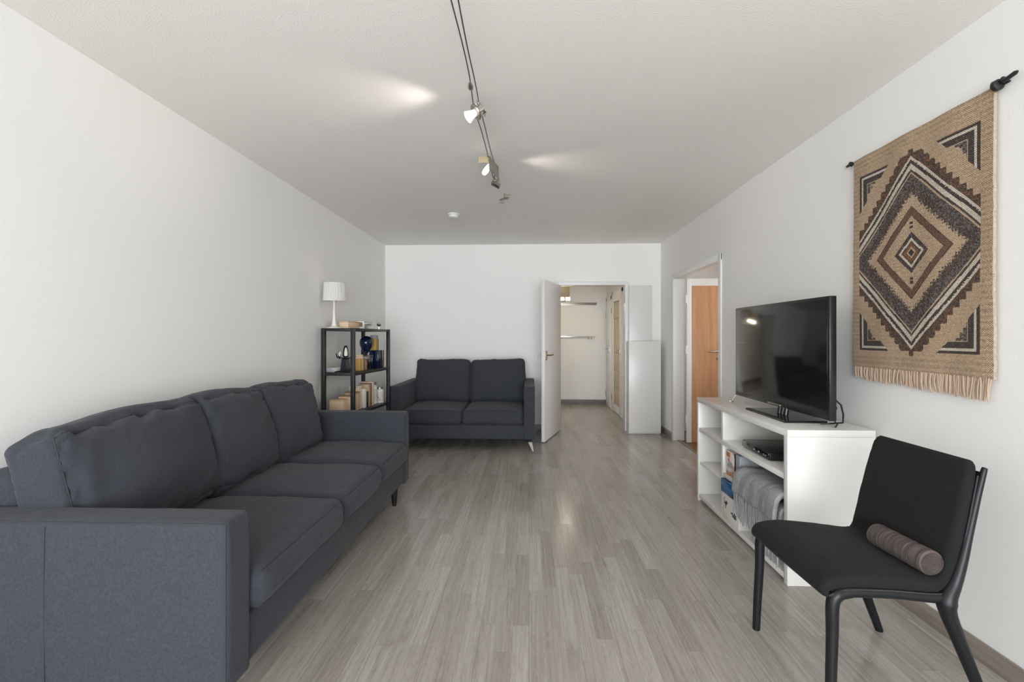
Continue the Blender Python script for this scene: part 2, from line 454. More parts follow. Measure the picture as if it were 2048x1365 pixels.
def lever(name, parent, T, mat='brushed_steel', rose=True, keyhole=False, L=.12):
    """lever handle; local +y is out of the leaf, lever runs to -x"""
    mb = MB()
    if rose == 'plate': mb.box(-.022, .022, 0, .008, -.06, .05, .003, T)
    else: mb.lathe([(.024, 0), (.024, .006), (.020, .009)], seg=24, T=T @ Matrix.Rotation(-PI/2, 4, 'X'))
    pts = [(0, .005, 0), (0, .045, 0), (-.012, .055, 0), (-L, .055, 0)]
    mb2 = MB(); mb2.tube(pts, [.009, .009, .0085, .0075], 12); bmesh.ops.transform(mb2.bm, matrix=T, verts=mb2.bm.verts)
    me = bpy.data.meshes.new('t'); mb2.bm.to_mesh(me); mb.bm.from_mesh(me); bpy.data.meshes.remove(me); mb2.bm.free()
    if keyhole:
        mb.lathe([(.022, 0), (.022, .006), (.018, .009)], c=(0, 0, 0), seg=20, T=T @ Matrix.Translation((0, 0, -.09)) @ Matrix.Rotation(-PI/2, 4, 'X'))
    return mb.build(name, mat, parent)

# door 1: white leaf swung open into the room, hinged at the left jamb
ang = math.atan2(5.53-6.285, .163-.403)
d1 = struct(thing('door_1', (D1[0]+.004, YB-.02, 0), ang, None, None))
Lw = .80
MB().box(0, Lw, -.02, .02, .012, D1[2]-.01, .003).build('leaf', 'door_white', d1)
mb = MB(); mb.box(Lw-.087, Lw-.043, .02, .028, .975, 1.085, .003).tube([(Lw-.065, .02, 1.035), (Lw-.065, .065, 1.035), (Lw-.08, .075, 1.035), (Lw-.185, .075, 1.035)], .008, 12)
mb.build('handle', 'bronze', d1)
mb = MB()
for z in (.2, 1.0, 1.75): mb.tube([(0, -.022, z-.05), (0, -.022, z+.05)], .006, 10)
mb.build('hinge', 'brushed_steel', d1)

# hall beyond
HY, HX0, HX1, HZ = 8.71, -.75, 1.44, 2.32
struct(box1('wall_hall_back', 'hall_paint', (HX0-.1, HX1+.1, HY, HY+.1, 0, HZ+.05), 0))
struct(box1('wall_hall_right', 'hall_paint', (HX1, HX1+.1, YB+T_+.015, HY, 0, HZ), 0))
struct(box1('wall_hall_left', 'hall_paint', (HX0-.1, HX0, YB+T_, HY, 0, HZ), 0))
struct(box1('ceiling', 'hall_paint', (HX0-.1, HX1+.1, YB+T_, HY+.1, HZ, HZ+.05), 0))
struct(box1('baseboard_hall', 'hall_skirting', (HX0, HX1, HY-.014, HY, 0, .088), .002))
# two doors on the hall's right wall
def hall_door(n, y0, y1, h, glass):
    cs = MB(); X = HX1
    cs.box(X-.02, X, y0-.06, y0, 0, h+.06, .002).box(X-.02, X, y1, y1+.06, 0, h+.06, .002).box(X-.02, X, y0-.06, y1+.06, h, h+.06, .002)
    struct(cs.build('trim_%d' % (n+1), 'white_trim'))
    d = struct(thing('door_%d' % n, (X, (y0+y1)/2, 0), 0, None, None))
    mb = MB()
    if glass:
        w_ = .12
        mb.box(X-.03, X-.001, y0+.003, y0+w_, .01, h-.005, .002).box(X-.03, X-.001, y1-w_, y1-.003, .01, h-.005, .002)
        mb.box(X-.03, X-.001, y0+w_, y1-w_, .01, .14, .002).box(X-.03, X-.001, y0+w_, y1-w_, h-.12, h-.005, .002)
        mb.build('leaf', 'white_trim', d, world=True)
        p = MB(); zs = [.14+(h-.26)*k/6 for k in range(7)]
        for a, b in zip(zs, zs[1:]): p.box(X-.018, X-.008, y0+w_, y1-w_, a+.004, b-.004, .002)
        p.build('glass_panel', 'amber_glass', d, world=True)
    else:
        mb.box(X-.03, X-.001, y0+.003, y1-.003, .01, h-.005, .002).build('leaf', 'white_trim', d, world=True)
    hb = MB()
    for z in (.22, h-.25): hb.tube([(X-.033, y1-.01, z-.05), (X-.033, y1-.01, z+.05)], .008, 8)
    hb.build('hinge', 'brushed_steel', d, world=True)
    yh = y0+.07
    MB().box(X-.038, X-.03, yh-.02, yh+.02, .96, 1.08, .002).tube([(X-.03, yh, 1.04), (X-.08, yh, 1.04), (X-.085, yh+.015, 1.04), (X-.085, yh+.13, 1.04)], .008, 10).build('handle', 'chrome', d, world=True)
hall_door(3, 8.20, 8.62, 1.90, False)
hall_door(4, 7.25, 8.03, 1.95, True)

# side room beyond the right doorway
struct(box1('floor', 'walnut_floor', (XR+.055, 3.4, 3.4, 6.4, -.05, 0), 0, loc=(0,0,0)))
struct(box1('ceiling', 'ceiling_paint', (XR+T_, 3.4, 3.4, 6.4, 2.16, 2.2), 0))
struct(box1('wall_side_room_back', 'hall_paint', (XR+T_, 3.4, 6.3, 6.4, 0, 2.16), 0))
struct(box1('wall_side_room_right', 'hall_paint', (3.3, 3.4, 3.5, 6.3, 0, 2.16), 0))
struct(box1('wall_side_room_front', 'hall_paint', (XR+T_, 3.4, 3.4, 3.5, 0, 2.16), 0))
struct(box1('trim_6', 'brushed_steel', (XR+.035, XR+.075, D2[0], D2[1], 0, .006), .002))
# wooden door leaf in a pale frame, swung into the side room at the far jamb
d2 = struct(thing('door_2', (XR+T_+.02, 5.66, 0), 0, None, None))
X0 = XR+T_-.005
mb = MB(); Yd = 5.60
mb.box(X0, X0+.055, Yd-.02, Yd+.02, .006, 1.94, .002).box(X0+.055, X0+.62, Yd-.02, Yd+.02, 1.855, 1.94, .002)
mb.build('frame_rail', 'white_trim', d2, world=True)
MB().box(X0+.055, X0+.62, Yd-.014, Yd+.014, .006, 1.855, .002).build('leaf', 'alder_veneer', d2, world=True)
MB().lathe([(.02, 0), (.02, .006), (.016, .009)], seg=20, T=Matrix.Translation((2.225, Yd-.014, 1.085)) @ Matrix.Rotation(PI/2, 4, 'X')).lathe([(.02, 0), (.02, .006), (.016, .009)], seg=20, T=Matrix.Translation((2.225, Yd-.014, 1.00)) @ Matrix.Rotation(PI/2, 4, 'X')).tube([(2.225, Yd-.014, 1.085), (2.225, Yd-.06, 1.085), (2.21, Yd-.068, 1.085), (2.09, Yd-.068, 1.08)], .008, 12).build('handle', 'brushed_steel', d2, world=True)
mb = MB()
for z in (.28, 1.10, 1.70): mb.tube([(X0-.008, Yd-.02, z-.05), (X0-.008, Yd-.02, z+.05)], .008, 10)
mb.build('hinge', 'white_trim', d2, world=True)

# ------------------------------------------------------------------ fixed fittings
o = MB().box(.115, .165, YB-.010, YB, .97, 1.05, .003).build('light_switch', 'detector_white'); tag(o, 'small white switch plate on the back wall between the small sofa and the open door', 'switch')
sd = thing('smoke_detector', (-.764, 4.71, ZC), 0, 'round white smoke detector on the ceiling beyond the cable lights', 'smoke detector')
MB().lathe([(.058, 0), (.058, -.012), (.050, -.016)], seg=40).build('mounting_plate', 'detector_white', sd)
MB().lathe([(.047, -.014), (.046, -.034), (.038, -.040), (.010, -.042)], seg=40).build('cover', 'detector_white', sd)

# hall fittings
hs = thing('hat_rack', (.9, HY, 1.87), 0, 'thin grey shelf strip high on the hall wall above the coat rail', 'hat rack')
MB().box(.30, 1.245, HY-.10, HY, 1.862, 1.880, .002).build('shelf_board', 'brushed_steel', hs, world=True)
MB().box(.30, 1.245, HY-.012, HY, 1.835, 1.862, .001).build('bracket', 'brushed_steel', hs, world=True)
hr = thing('coat_rail', (.8, HY, 1.24), 0, 'chrome coat rail with hooks on the hall wall below the hat rack', 'coat rail')
MB().box(.30, 1.215, HY-.05, HY-.03, 1.242, 1.262, .003).box(.32, .34, HY-.04, HY, 1.245, 1.26, .001).box(1.17, 1.19, HY-.04, HY, 1.245, 1.26, .001).build('rail', 'chrome', hr, world=True)
for x in (1.09, 1.15):
    MB().tube([(x, HY-.04, 1.245), (x, HY-.045, 1.215), (x, HY-.075, 1.205), (x, HY-.09, 1.23)], .006, 8).build('hook', 'brushed_steel', hr, world=True)
hl = thing('hall_lamp', (.46, 7.75, 2.32), 0, 'tan boxed hall ceiling lamp with glowing tube underneath, seen through the doorway', 'lamp')
MB().box(.28, .66, 7.66, 7.84, 1.90, 2.32, .004).build('lamp_shade', 'shade_tan', hl, world=True)
MB().box(.29, .575, 7.70, 7.80, 1.855, 1.898, .004).box(.605, .675, 7.70, 7.80, 1.855, 1.898, .004).build('light_tube', 'lit_tube', hl, world=True)
MB().box(.575, .605, 7.695, 7.805, 1.85, 1.90, .002).build('tube_clamp', 'brushed_steel', hl, world=True)

# two plain white boards beside the hall doorway
o = MB().box(1.325, 1.625, 6.245, 6.283, .0, 1.935, .003).build('tall_panel', 'panel_white'); tag(o, 'tall narrow plain white panel against the back wall, standing behind the low wide one', 'panel')
o = MB().box(1.287, 1.697, 6.08, 6.235, .012, 1.196, .003).build('front', 'panel_white')
lc = thing('low_cabinet', (1.49, 6.16, 0), 0, 'low plain white cupboard beside the hall doorway, half covering the taller panel', 'cabinet')
bpy.data.objects.remove(o)
MB().box(1.289, 1.695, 6.10, 6.235, .0, 1.19, .002).build('body', 'panel_white', lc, world=True)
MB().box(1.287, 1.697, 6.08, 6.099, .012, 1.196, .003).build('front', 'panel_white', lc, world=True)

# ------------------------------------------------------------------ big sofa
FX = -.955                                        # front plane
sofa = thing('sofa', (-1.44, 2.57, 0), 0, 'large charcoal fabric three-seat sofa along the left wall', 'sofa')
SF = 'sofa_fabric'
def soft_part(name, S, parent, n=26, seams=(), mat=SF, pip='piping_grey', rad=.0024):
    o = S.mesh(n).build(name, mat, parent, world=True, smooth=0)
    if seams:
        mb = MB()
        for ax, sg in seams: S.seam(mb, ax, sg, rad=rad)
        mb.build('piping', pip, parent if False else o, world=True)
    return o
# base
soft_part('base', Soft((-1.43, 2.57, .215), (.92, 2.20, .17), .012, (0.004, 0, 0)), sofa, 14)
# arms
for yc in (1.505, 3.625):
    soft_part('arm', Soft((-1.42, yc, .394), (.935, .135, .552), .022, (.002, .003, .003), .0012, yc), sofa, 22, ((1, -1), (1, 1)))
# back
soft_part('back_frame', Soft((-1.85, 2.565, .455), (.17, 2.0, .66), .05, (.005, 0, .01), .002, 4), sofa, 20, ((0, 1),))
seats = [(1.578, 2.318), (2.322, 2.925), (2.929, 3.555)]
for i, (a, b) in enumerate(seats):
    S = Soft((-1.325, (a+b)/2, .375), (.80, b-a, .15), .055, (.012, .003, .020), .007, 11+i*5, wf=6, crown=.012)
    soft_part('seat_cushion', S, sofa, 34, ((2, 1), (2, -1)), rad=.002)
bc = [(1.56, 2.33, -.075), (2.26, 2.86, 0), (2.80, 3.47, .0)]
for i, (a, b, dz) in enumerate(bc):
    yc = (a+b)/2
    T = Matrix.Translation((-1.63, yc, .45)) @ Matrix.Rotation(R(-14), 4, 'Y') @ Matrix.Rotation(R((2, -1, -2)[i]), 4, 'X')
    Hh = (.50, .51, .50)[i]
    S = Soft((0, 0, Hh/2-.005), (.23, b-a+.01, Hh), .075, (.055, .012, .022), .016, 31+i*7, T, wf=6)
    soft_part('back_cushion', S, sofa, 38, ((0, 1),), rad=.0024)
MB().tube([(-1.545, 1.4362, .13), (-1.545, 1.4345, .25), (-1.545, 1.4338, .40), (-1.545, 1.4345, .55), (-1.545, 1.4366, .650)], .0016, 6).build('side_seam', 'piping_grey', sofa, world=True)
for x, y in ((-1.0, 3.44), (-1.16, 1.80), (-1.82, 3.44), (-1.82, 1.80)):
    MB().lathe([(.015, 0), (.017, .01), (.028, .135)], (x, y, 0), 16).build('leg', 'dark_leg_wood', sofa, world=True)

# ------------------------------------------------------------------ small sofa
love = thing('loveseat', (-.74, 5.7, 0), 0, 'small charcoal two-seat sofa on slanted chrome legs, against the back wall', 'sofa')
LX0, LX1, LY0, LY1 = -1.545, .064, 5.12, 6.20
soft_part('base', Soft(((LX0+LX1)/2, 5.665, .2), (LX1-LX0-.06, 1.07, .15), .012), love, 12)
for xc in (LX0+.06, LX1-.06):
    soft_part('arm', Soft((xc, (LY0+LY1)/2, .415), (.122, LY1-LY0, .58), .016, (.003, .002, .002), .001, xc), love, 18, ((0, -1), (0, 1)), rad=.002)
soft_part('back_frame', Soft(((LX0+LX1)/2, 6.11, .46), (LX1-LX0-.23, .17, .68), .04), love, 16)
for i, (a, b) in enumerate(((LX0+.124, -.748), (-.742, LX1-.124))):
    soft_part('seat_cushion', Soft(((a+b)/2, 5.56, .358), (b-a, .84, .155), .04, (.003, .012, .014), .004, 51+i, wf=6, crown=.008), love, 28, ((2, 1), (2, -1)), rad=.002)
for i, (a, b) in enumerate(((-1.435, -.745), (-.725, -.045))):
    T = Matrix.Translation(((a+b)/2, 5.85, .43)) @ Matrix.Rotation(R(-10), 4, 'X') @ Matrix.Rotation(R((1.2, -1.2)[i]), 4, 'Y')
    S = Soft((0, 0, .275), (b-a+.01, .20, .545), .06, (.0, .045, -.012), .011, 61+i*9, T, wf=6)
    soft_part('back_cushion', S, love, 34, ((1, -1),), rad=.0024)
for sx in (-1, 1):
    for sy in (-1, 1):
        x = (LX0+LX1)/2+sx*.74; y = (5.19 if sy < 0 else 6.13); ty = 0
        mb = MB()
        a = mb.ring([(x-.03, y-.004, .125), (x+.03, y-.004, .125), (x+.03, y+.004, .125), (x-.03, y+.004, .125)])
        b = mb.ring([(x+sx*.045-.006, y+sy*.07-.003, 0), (x+sx*.045+.006, y+sy*.07-.003, 0), (x+sx*.045+.006, y+sy*.07+.003, 0), (x+sx*.045-.006, y+sy*.07+.003, 0)])
        mb.skin([a, b]).box(x-sx*.16-.1, x-sx*.16+.1, y-.012, y+.012, .119, .127, .001)
        mb.build('leg', 'chrome', love, world=True)

# ------------------------------------------------------------------ TV bench
tvs = thing('tv_bench', (1.52, 3.05, 0), 0, 'long white open-compartment shelf bench by the right wall', 'shelf unit')
bx0, bx1, by0, by1, bh = 1.302, 1.735, 2.405, 3.675, .787
WL = 'white_laminate'
box1('top', WL, (bx0, bx1, by0, by1, bh-.035, bh), .0015, tvs, world=True)
box1('side_panel', WL, (bx0, bx1, by0, by0+.036, 0, bh-.0355), .0015, tvs, world=True)
box1('side_panel', WL, (bx0, bx1, by1-.03, by1, 0, bh-.0355), .0015, tvs, world=True)
box1('bottom_board', WL, (bx0+.004, bx1, by0+.0365, by1-.0305, .018, .048), .001, tvs, world=True)
box1('shelf_board', WL, (bx0+.004, bx1-.012, by0+.0365, by1-.0305, .527, .557), .001, tvs, world=True)
box1('divider', WL, (bx0+.006, bx1-.012, 3.205, 3.235, .0485, .5265), .001, tvs, world=True)
box1('divider', WL, (bx0+.006, bx1-.012, 3.205, 3.235, .5575, bh-.0355), .001, tvs, world=True)
box1('small_shelf', WL, (bx0+.006, bx1-.012, 2.442, 3.2045, .315, .340), .001, tvs, world=True)
box1('back_panel', WL, (bx1-.011, bx1-.001, 2.75, by1-.031, .0485, bh-.036), .0005, tvs, world=True)
box1('small_shelf', WL, (bx0+.012, bx1-.012, 3.2355, by1-.031, .28, .295), .001, tvs, world=True)

# television
tv = thing('television', (1.5, 2.9, bh), 0, 'black flat-screen television standing on the white shelf bench', 'television')
ty0, ty1, tz0, tz1, tx = 2.39, 3.455, .835, 1.463, 1.50
MB().box(tx, tx+.035, ty0, ty1, tz0, tz1, .004).build('bezel', 'black_plastic', tv, world=True)
MB().box(tx-.0015, tx+.001, ty0+.018, ty1-.014, tz0+.030, tz1-.016, .0005).build('screen', 'tv_screen', tv, world=True)
MB().box(tx-.006, tx+.001, ty0+.45, ty0+.60, tz0+.006, tz0+.016, .003).build('badge', 'brushed_steel', tv, world=True)
MB().box(tx+.035, tx+.062, ty0+.12, ty1-.12, tz0+.03, tz0+.42, .012).build('back_housing', 'black_plastic', tv, world=True)
b_ = MB().prism([(1.392, 2.60), (1.62, 2.60), (1.66, 3.06), (1.398, 3.07)], bh, bh+.012).build('base_plate', 'black_gloss', tv, world=True)
for y in (2.79, 2.825, 2.86): MB().tube([(1.50, y, bh+.012), (1.515, y, tz0+.05)], .013, 14).build('neck', 'black_gloss', tv, world=True)
MB().tube([(1.49, 3.42, tz0+.002), (1.465, 3.43, bh+.012)], .004, 8).box(1.445, 1.475, 3.42, 3.445, bh, bh+.008, .002).build('prop_foot', 'chrome', tv, world=True)
mb = MB()
mb.tube([(1.545, 2.50, .93), (1.59, 2.50, .935), (1.63, 2.505, .90), (1.645, 2.51, .85), (1.63, 2.49, .81), (1.60, 2.55, .794), (1.56, 2.56, .792)], .0045, 8)
mb.tube([(1.545, 2.52, .93), (1.60, 2.52, .925), (1.62, 2.525, .88), (1.60, 2.53, .83), (1.615, 2.51, .797), (1.58, 2.47, .792)], .004, 8)
mb.build('cable', 'black_plastic', tv, world=True)

# disc player
dp = thing('disc_player', (1.47, 2.83, .5575), R(-2), 'slim black disc player on the upper shelf of the white bench', 'disc player')
MB().box(-.115, .15, -.16, .20, .004, .046, .004).build('housing', 'black_plastic', dp)
MB().box(-.122, -.1145, -.158, .198, .008, .043, .003).build('front_panel', 'black_gloss', dp)
for y, s_ in ((-.13, .005), (-.105, .006), (-.04, .008), (.02, .007)):
    MB().lathe([(s_, 0), (s_, .003)], seg=14, T=Matrix.Translation((-.122, y, .026)) @ Matrix.Rotation(-PI/2, 4, 'Y')).build('button', 'chrome', dp)
for x, y in ((-.09, -.13), (-.09, .17), (.12, -.13), (.12, .17)): MB().lathe([(.01, 0), (.01, .005)], (x, y, 0), 12).build('foot', 'black_plastic', dp)

# boxes and magazines in the bench
def book(name, cx, y0, y1, z0, z1, x0, x1, cover, pages, label, cat, group=None, spine=None, art=None):
    t = thing(name, ((x0+x1)/2, (y0+y1)/2, z0), 0, label, cat, group)
    MB().box(x0, x1, y0, y1, z0, z1, .0015).build('cover', cover, t, world=True)
    if pages: MB().box(x0+.004, x1+.0008, y0+.003, y1-.003, z0+.003, z1+.0008).build('pages', pages, t, world=True)
    return t
t = thing('magazine_box', (1.40, 3.12, .341), 0, 'upright box with orange and white picture on the small shelf of the bench', 'box')
MB().box(1.318, 1.50, 3.055, 3.175, .3405, .500, .001).build('sleeve', 'magazine_box', t, world=True)
MB().box(1.3165, 1.318, 3.115, 3.17, .463, .493).build('title_band', 'orange_card', t, world=True)
MB().box(1.3165, 1.318, 3.06, 3.12, .345, .372).build('lower_band', 'orange_card', t, world=True)
mb = MB(); mb.prism([(0, 0), (.09, .004), (.085, .022), (.06, .028), (.045, .04), (.02, .038), (0, .02)], 0, .0012, Matrix(((0, 0, -1, 1.318), (1, 0, 0, 3.07), (0, 1, 0, .395), (0, 0, 0, 1))))
mb.build('car_picture', 'grey_card', t, world=True)
o = box1('upright_book', 'spine_black', (1.318, 1.50, 3.035, 3.052, .3405, .502), .001); tag(o, 'thin upright black spine between the picture box and the grey binder', 'book', 'books standing on the small bench shelf')
o = box1('binder', 'grey_card', (1.318, 1.52, 2.975, 3.032, .3405, .505), .002); tag(o, 'upright grey binder on the small bench shelf beside the thin black spine', 'binder')
t = thing('game_box', (1.4, 3.1, .225), 0, 'blue and black patterned flat box lying on the white box in the bench', 'box')
MB().box(1.292, 1.58, 2.955, 3.198, .222, .309, .002).build('carton', 'blue_game_cover', t, world=True)
MB().box(1.2905, 1.292, 2.99, 3.17, .262, .274).box(1.2905, 1.292, 3.03, 3.19, .243, .250).build('blue_streak', 'blue_card', t, world=True)
t = thing('game_box', (1.4, 3.1, .0485), 0, 'white flat box with small black marks lying on the bench bottom under the blue box', 'box')
MB().box(1.302, 1.59, 2.955, 3.196, .0485, .2215, .002).build('carton', 'paper_white', t, world=True)
for y, z, a, b in ((3.165, .17, .003, .022), (3.150, .155, .012, .006), (3.135, .16, .008, .014), (3.145, .14, .004, .018), (3.12, .165, .004, .004), (3.055, .12, .010, .006), (3.035, .115, .008, .013), (3.015, .115, .008, .018), (2.995, .112, .008, .014)):
    MB().box(1.3012, 1.302, y-a, y+a, z-b, z+b).build('printed_mark', 'spine_black', t, world=True)

# woollen throw folded over the small shelf
thr = thing('throw_blanket', (1.42, 2.69, .341), 0, 'folded grey wool throw with long fringe hanging over the lower bench shelf', 'blanket')
def cloth_sheet(y0, y1, prof, thick, ny=60, amp=.006, seed=0):
    mb = MB(); bm = mb.bm
    P = [Vector((x, 0, z)) for x, z in prof]
    # resample
    pts = []
    for a, b in zip(P, P[1:]):
        k = max(2, int((b-a).length/.012))
        for i in range(k): pts.append(a.lerp(b, i/k))
    pts.append(P[-1])
    for _ in range(4):
        pts = [pts[0]]+[(pts[i-1]+pts[i]*2+pts[i+1])/4 for i in range(1, len(pts)-1)]+[pts[-1]]
    sides = []
    for off in (1, -1):
        grid = []
        for i, p in enumerate(pts):
            d = (pts[min(i+1, len(pts)-1)]-pts[max(i-1, 0)]).normalized(); n = Vector((d.z, 0, -d.x))*-1
            row = []
            for j in range(ny+1):
                y = y0+(y1-y0)*j/ny
                wv = mn.noise(Vector((i*.05+seed, y*16, off*.2)))*amp+mn.noise(Vector((i*.2+seed, y*60, 3)))*amp*.35
                row.append(bm.verts.new(p+Vector((0, y+mn.noise(Vector((i*.12, seed, 1 if j < ny/2 else 7)))*.006, 0))+n*(thick/2*off+wv)))
            grid.append(row)
        sides.append(grid)
        for i in range(len(pts)-1):
            for j in range(ny): bm.faces.new((grid[i][j], grid[i+1][j], grid[i+1][j+1], grid[i][j+1]))
    A, B = sides; n = len(pts)
    for i in range(n-1):
        for j in (0, ny): bm.faces.new((A[i][j], A[i+1][j], B[i+1][j], B[i][j]))
    for i in (0, n-1):
        for j in range(ny): bm.faces.new((A[i][j], A[i][j+1], B[i][j+1], B[i][j]))
    return mb
cloth_sheet(2.452, 2.93, [(1.66, .352), (1.655, .375), (1.45, .375), (1.31, .372), (1.296, .35), (1.294, .30), (1.29, .262)], .018, seed=2).build('under_fold', 'throw_wool', thr, world=True, smooth=0)
cloth_sheet(2.446, 2.925, [(1.68, .40), (1.60, .425), (1.40, .440), (1.31, .445), (1.272, .425), (1.262, .36), (1.258, .312)], .026, seed=9, amp=.010).build('top_fold', 'throw_wool', thr, world=True, smooth=0)
rnd = random.Random(3)
for k in range(44):
    y = 2.45+.47*(k+.5)/44+rnd.uniform(-.002, .002); L = .165+rnd.uniform(-.018, .014)
    x = 1.260+rnd.uniform(-.004, .004); z = .318; ph = rnd.uniform(0, 6)
    pts = [(x+math.sin(ph+q*3)*.004*q, y+math.sin(ph*2+q*4)*.004*q, z-L*q) for q in [i/7 for i in range(8)]]
    MB().tube(pts, [.0030, .0036, .0034, .0036, .0032, .0036, .0034, .0018], 6).build('fringe_strand', 'throw_fringe', thr, world=True)
for k in range(34):
    y = 2.455+.30*(k+.5)/34; L = .20+rnd.uniform(-.02, .01); x = 1.286+rnd.uniform(-.003, .003)
    ph = rnd.uniform(0, 6)
    pts = [(x+math.sin(ph+q*3)*.003*q, y+math.sin(ph*2+q*4)*.003*q, .268-L*q) for q in [i/6 for i in range(7)]]
    MB().tube(pts, [.0035, .004, .0038, .004, .0038, .004, .002], 6).build('fringe_strand', 'throw_fringe', thr, world=True)

# ------------------------------------------------------------------ wall hanging
wh = thing('wall_hanging', (1.74, 2.19, 1.0), 0, 'woven tan tapestry with stepped diamond pattern and fringe on the right wall', 'wall hanging')
tan = (.52, .375, .255); tan2 = (.47, .335, .225); dark = (.085, .066, .060); bro = (.16, .095, .065); cream = (.62, .54, .45); gry = (.17, .145, .135); rust = (.22, .115, .065)
def hsh(a, b, k=0): return mn.noise(Vector((a*12.9898+k*3.1, b*78.233, k+.5)))*.5+.5
def pattern(y, z):
    """y,z in metres from the centre of the cloth"""
    q = .0045
    yq, zq = round(y/q)*q, round(z/q)*q
    jit = (hsh(yq*30, zq*30, 1)-.5)*.016
    ay, az = abs(y), abs(z)
    inside = ay < .325 and az < .470
    r = ay+az
    spk = hsh(yq*34, zq*34, 4)*.65+hsh(yq*9, zq*16, 8)*.35
    rq = abs(round(y/.028)*.028)+abs(round(z/.031)*.031)         # big steps
    rj = r+jit
    if inside:
        if rq > .492 or r > .505: pass
        elif r > .440 and rq <= .492:
            return bro if spk > .55 else (dark if spk > .38 else rust)
        elif rj > .424: return cream
        elif r > .405: return dark
        elif r > .380: return cream if spk > .25 else tan
        elif r > .368: return dark
        elif r > .358: return tan
        elif r > .318: return gry if spk > .5 else dark
        else:
            rs = abs(round(y/.014)*.014)+abs(round(z/.014)*.014)
            if rs > .252+(.018 if spk > .5 else 0): return bro if spk > .6 else (dark if spk > .42 else gry)
    if r <= .27:
        if .168 < r < .212:
            return dark if (r > .207 or r < .172) else (.17, .10, .07)
        if ay < .008 and (.112 < az < .122 or .128 < az < .142): return dark
        if .094 >= r > .070: return dark if spk > .35 else gry
        if .070 >= r > .055: return cream
        if .055 >= r > .046: return dark
        if .046 >= r > .026: return rust
        if .026 >= r > .018: return tan
        if r <= .018: return dark
    # corner motifs
    p, s_ = .325-ay, .452-az
    if p > 0 and s_ > 0:
        mi, ma = min(p, s_), max(p, s_); lim = .195-mi*1.1
        if ma < lim:
            if mi < .013: return dark
            if mi < .024: return cream
            if mi < .050: return dark if spk > .3 else gry
        ps = round(p/.016)*.016+round(s_/.019)*.019
        if mi > .055 and ps < .165:
            return tan if (round(p/.016) % 3 == 2 and spk > .55) else (gry if spk > .5 else dark)
    k = .93+.10*hsh(1, zq*60, 7)+.05*(spk-.5)
    if ay > .325 or az > .481: k *= .80 if (int(math.floor(z/.0115)) % 2 and hsh(yq*30, zq*80, 2) > .40) else 1.02
    else: k *= .93 if int(math.floor(z/.0085)) % 2 else 1.0
    return tuple(c*k for c in tan)
WY0, WY1, WZ0, WZ1 = 1.808, 2.560, 1.098, 2.192
ny, nz = 204, 290
mb = MB(); bm = mb.bm; grid = []; cyc, czc = 2.186, 1.640
def cloth_x(y, z): return 1.732-.003*mn.noise(Vector((y*5, z*3, 2)))-.002*math.sin(y*26+z*3)
for i in range(nz+1):
    row = []
    for j in range(ny+1):
        y = WY0+(WY1-WY0)*j/ny; z = WZ0+(WZ1-WZ0)*i/nz
        ed = .003*mn.noise(Vector((z*30, 1 if j < 9 else 5, 0))) if j in (0, ny) else 0
        row.append(bm.verts.new((cloth_x(y, z), y+ed, z)))
    grid.append(row)
back = [[None]*(ny+1) for _ in range(nz+1)]
for i in (0, nz):
    for j in range(ny+1): back[i][j] = bm.verts.new(grid[i][j].co+Vector((.012, 0, 0)))
for i in range(1, nz):
    for j in (0, ny): back[i][j] = bm.verts.new(grid[i][j].co+Vector((.012, 0, 0)))
cols = []
for i in range(nz):
    for j in range(ny):
        bm.faces.new((grid[i][j], grid[i+1][j], grid[i+1][j+1], grid[i][j+1]))
        y = WY0+(WY1-WY0)*(j+.5)/ny-cyc; z = WZ0+(WZ1-WZ0)*(i+.5)/nz-czc
        cols.append(pattern(y, z))
rim = [(0, j) for j in range(ny+1)]+[(i, ny) for i in range(1, nz+1)]+[(nz, j) for j in range(ny-1, -1, -1)]+[(i, 0) for i in range(nz-1, 0, -1)]
for a, b in zip(rim, rim[1:]+rim[:1]):
    bm.faces.new((grid[a[0]][a[1]], grid[b[0]][b[1]], back[b[0]][b[1]], back[a[0]][a[1]])); cols.append((.46, .38, .30))
bm.faces.new([back[i][j] for i, j in rim]); cols.append(tan2)
bm.faces.index_update()
lay = bm.loops.layers.float_color.new('Col')
bm.faces.ensure_lookup_table()
for f, c in zip(bm.faces, cols):
    for l in f.loops: l[lay] = (c[0], c[1], c[2], 1)
mb.build('cloth', 'woven_cloth', wh, world=True, smooth=60)
rod = MB().tube([(1.7405, WY0-.05, 2.186), (1.7405, WY1+.03, 2.186)], .0045, 12)
rodo = rod.build('rod', 'black_metal', wh, world=True)
MB().tube([(1.728, WY1+.006, 2.184), (1.727, WY1+.014, 2.184), (1.727, WY1+.02, 2.184), (1.728, WY1+.045, 2.182), (1.728, WY1+.052, 2.182)], [.010, .014, .008, .007, .002], 12).build('finial', 'black_metal', wh, world=True)
MB().tube([(1.728, WY0-.002, 2.186), (1.728, WY0-.012, 2.187), (1.728, WY0-.026, 2.187), (1.728, WY0-.030, 2.187)], [.012, .021, .020, .010], 14).tube([(1.728, WY0-.030, 2.195), (1.728, WY0-.040, 2.197), (1.726, WY0-.048, 2.192)], [.007, .011, .006], 12).tube([(1.728, WY0-.04, 2.19), (1.728, WY0-.082, 2.198), (1.728, WY0-.09, 2.199)], [.0075, .008, .004], 12).build('finial', 'black_metal', wh, world=True)
rnd = random.Random(5)
NTs = 37
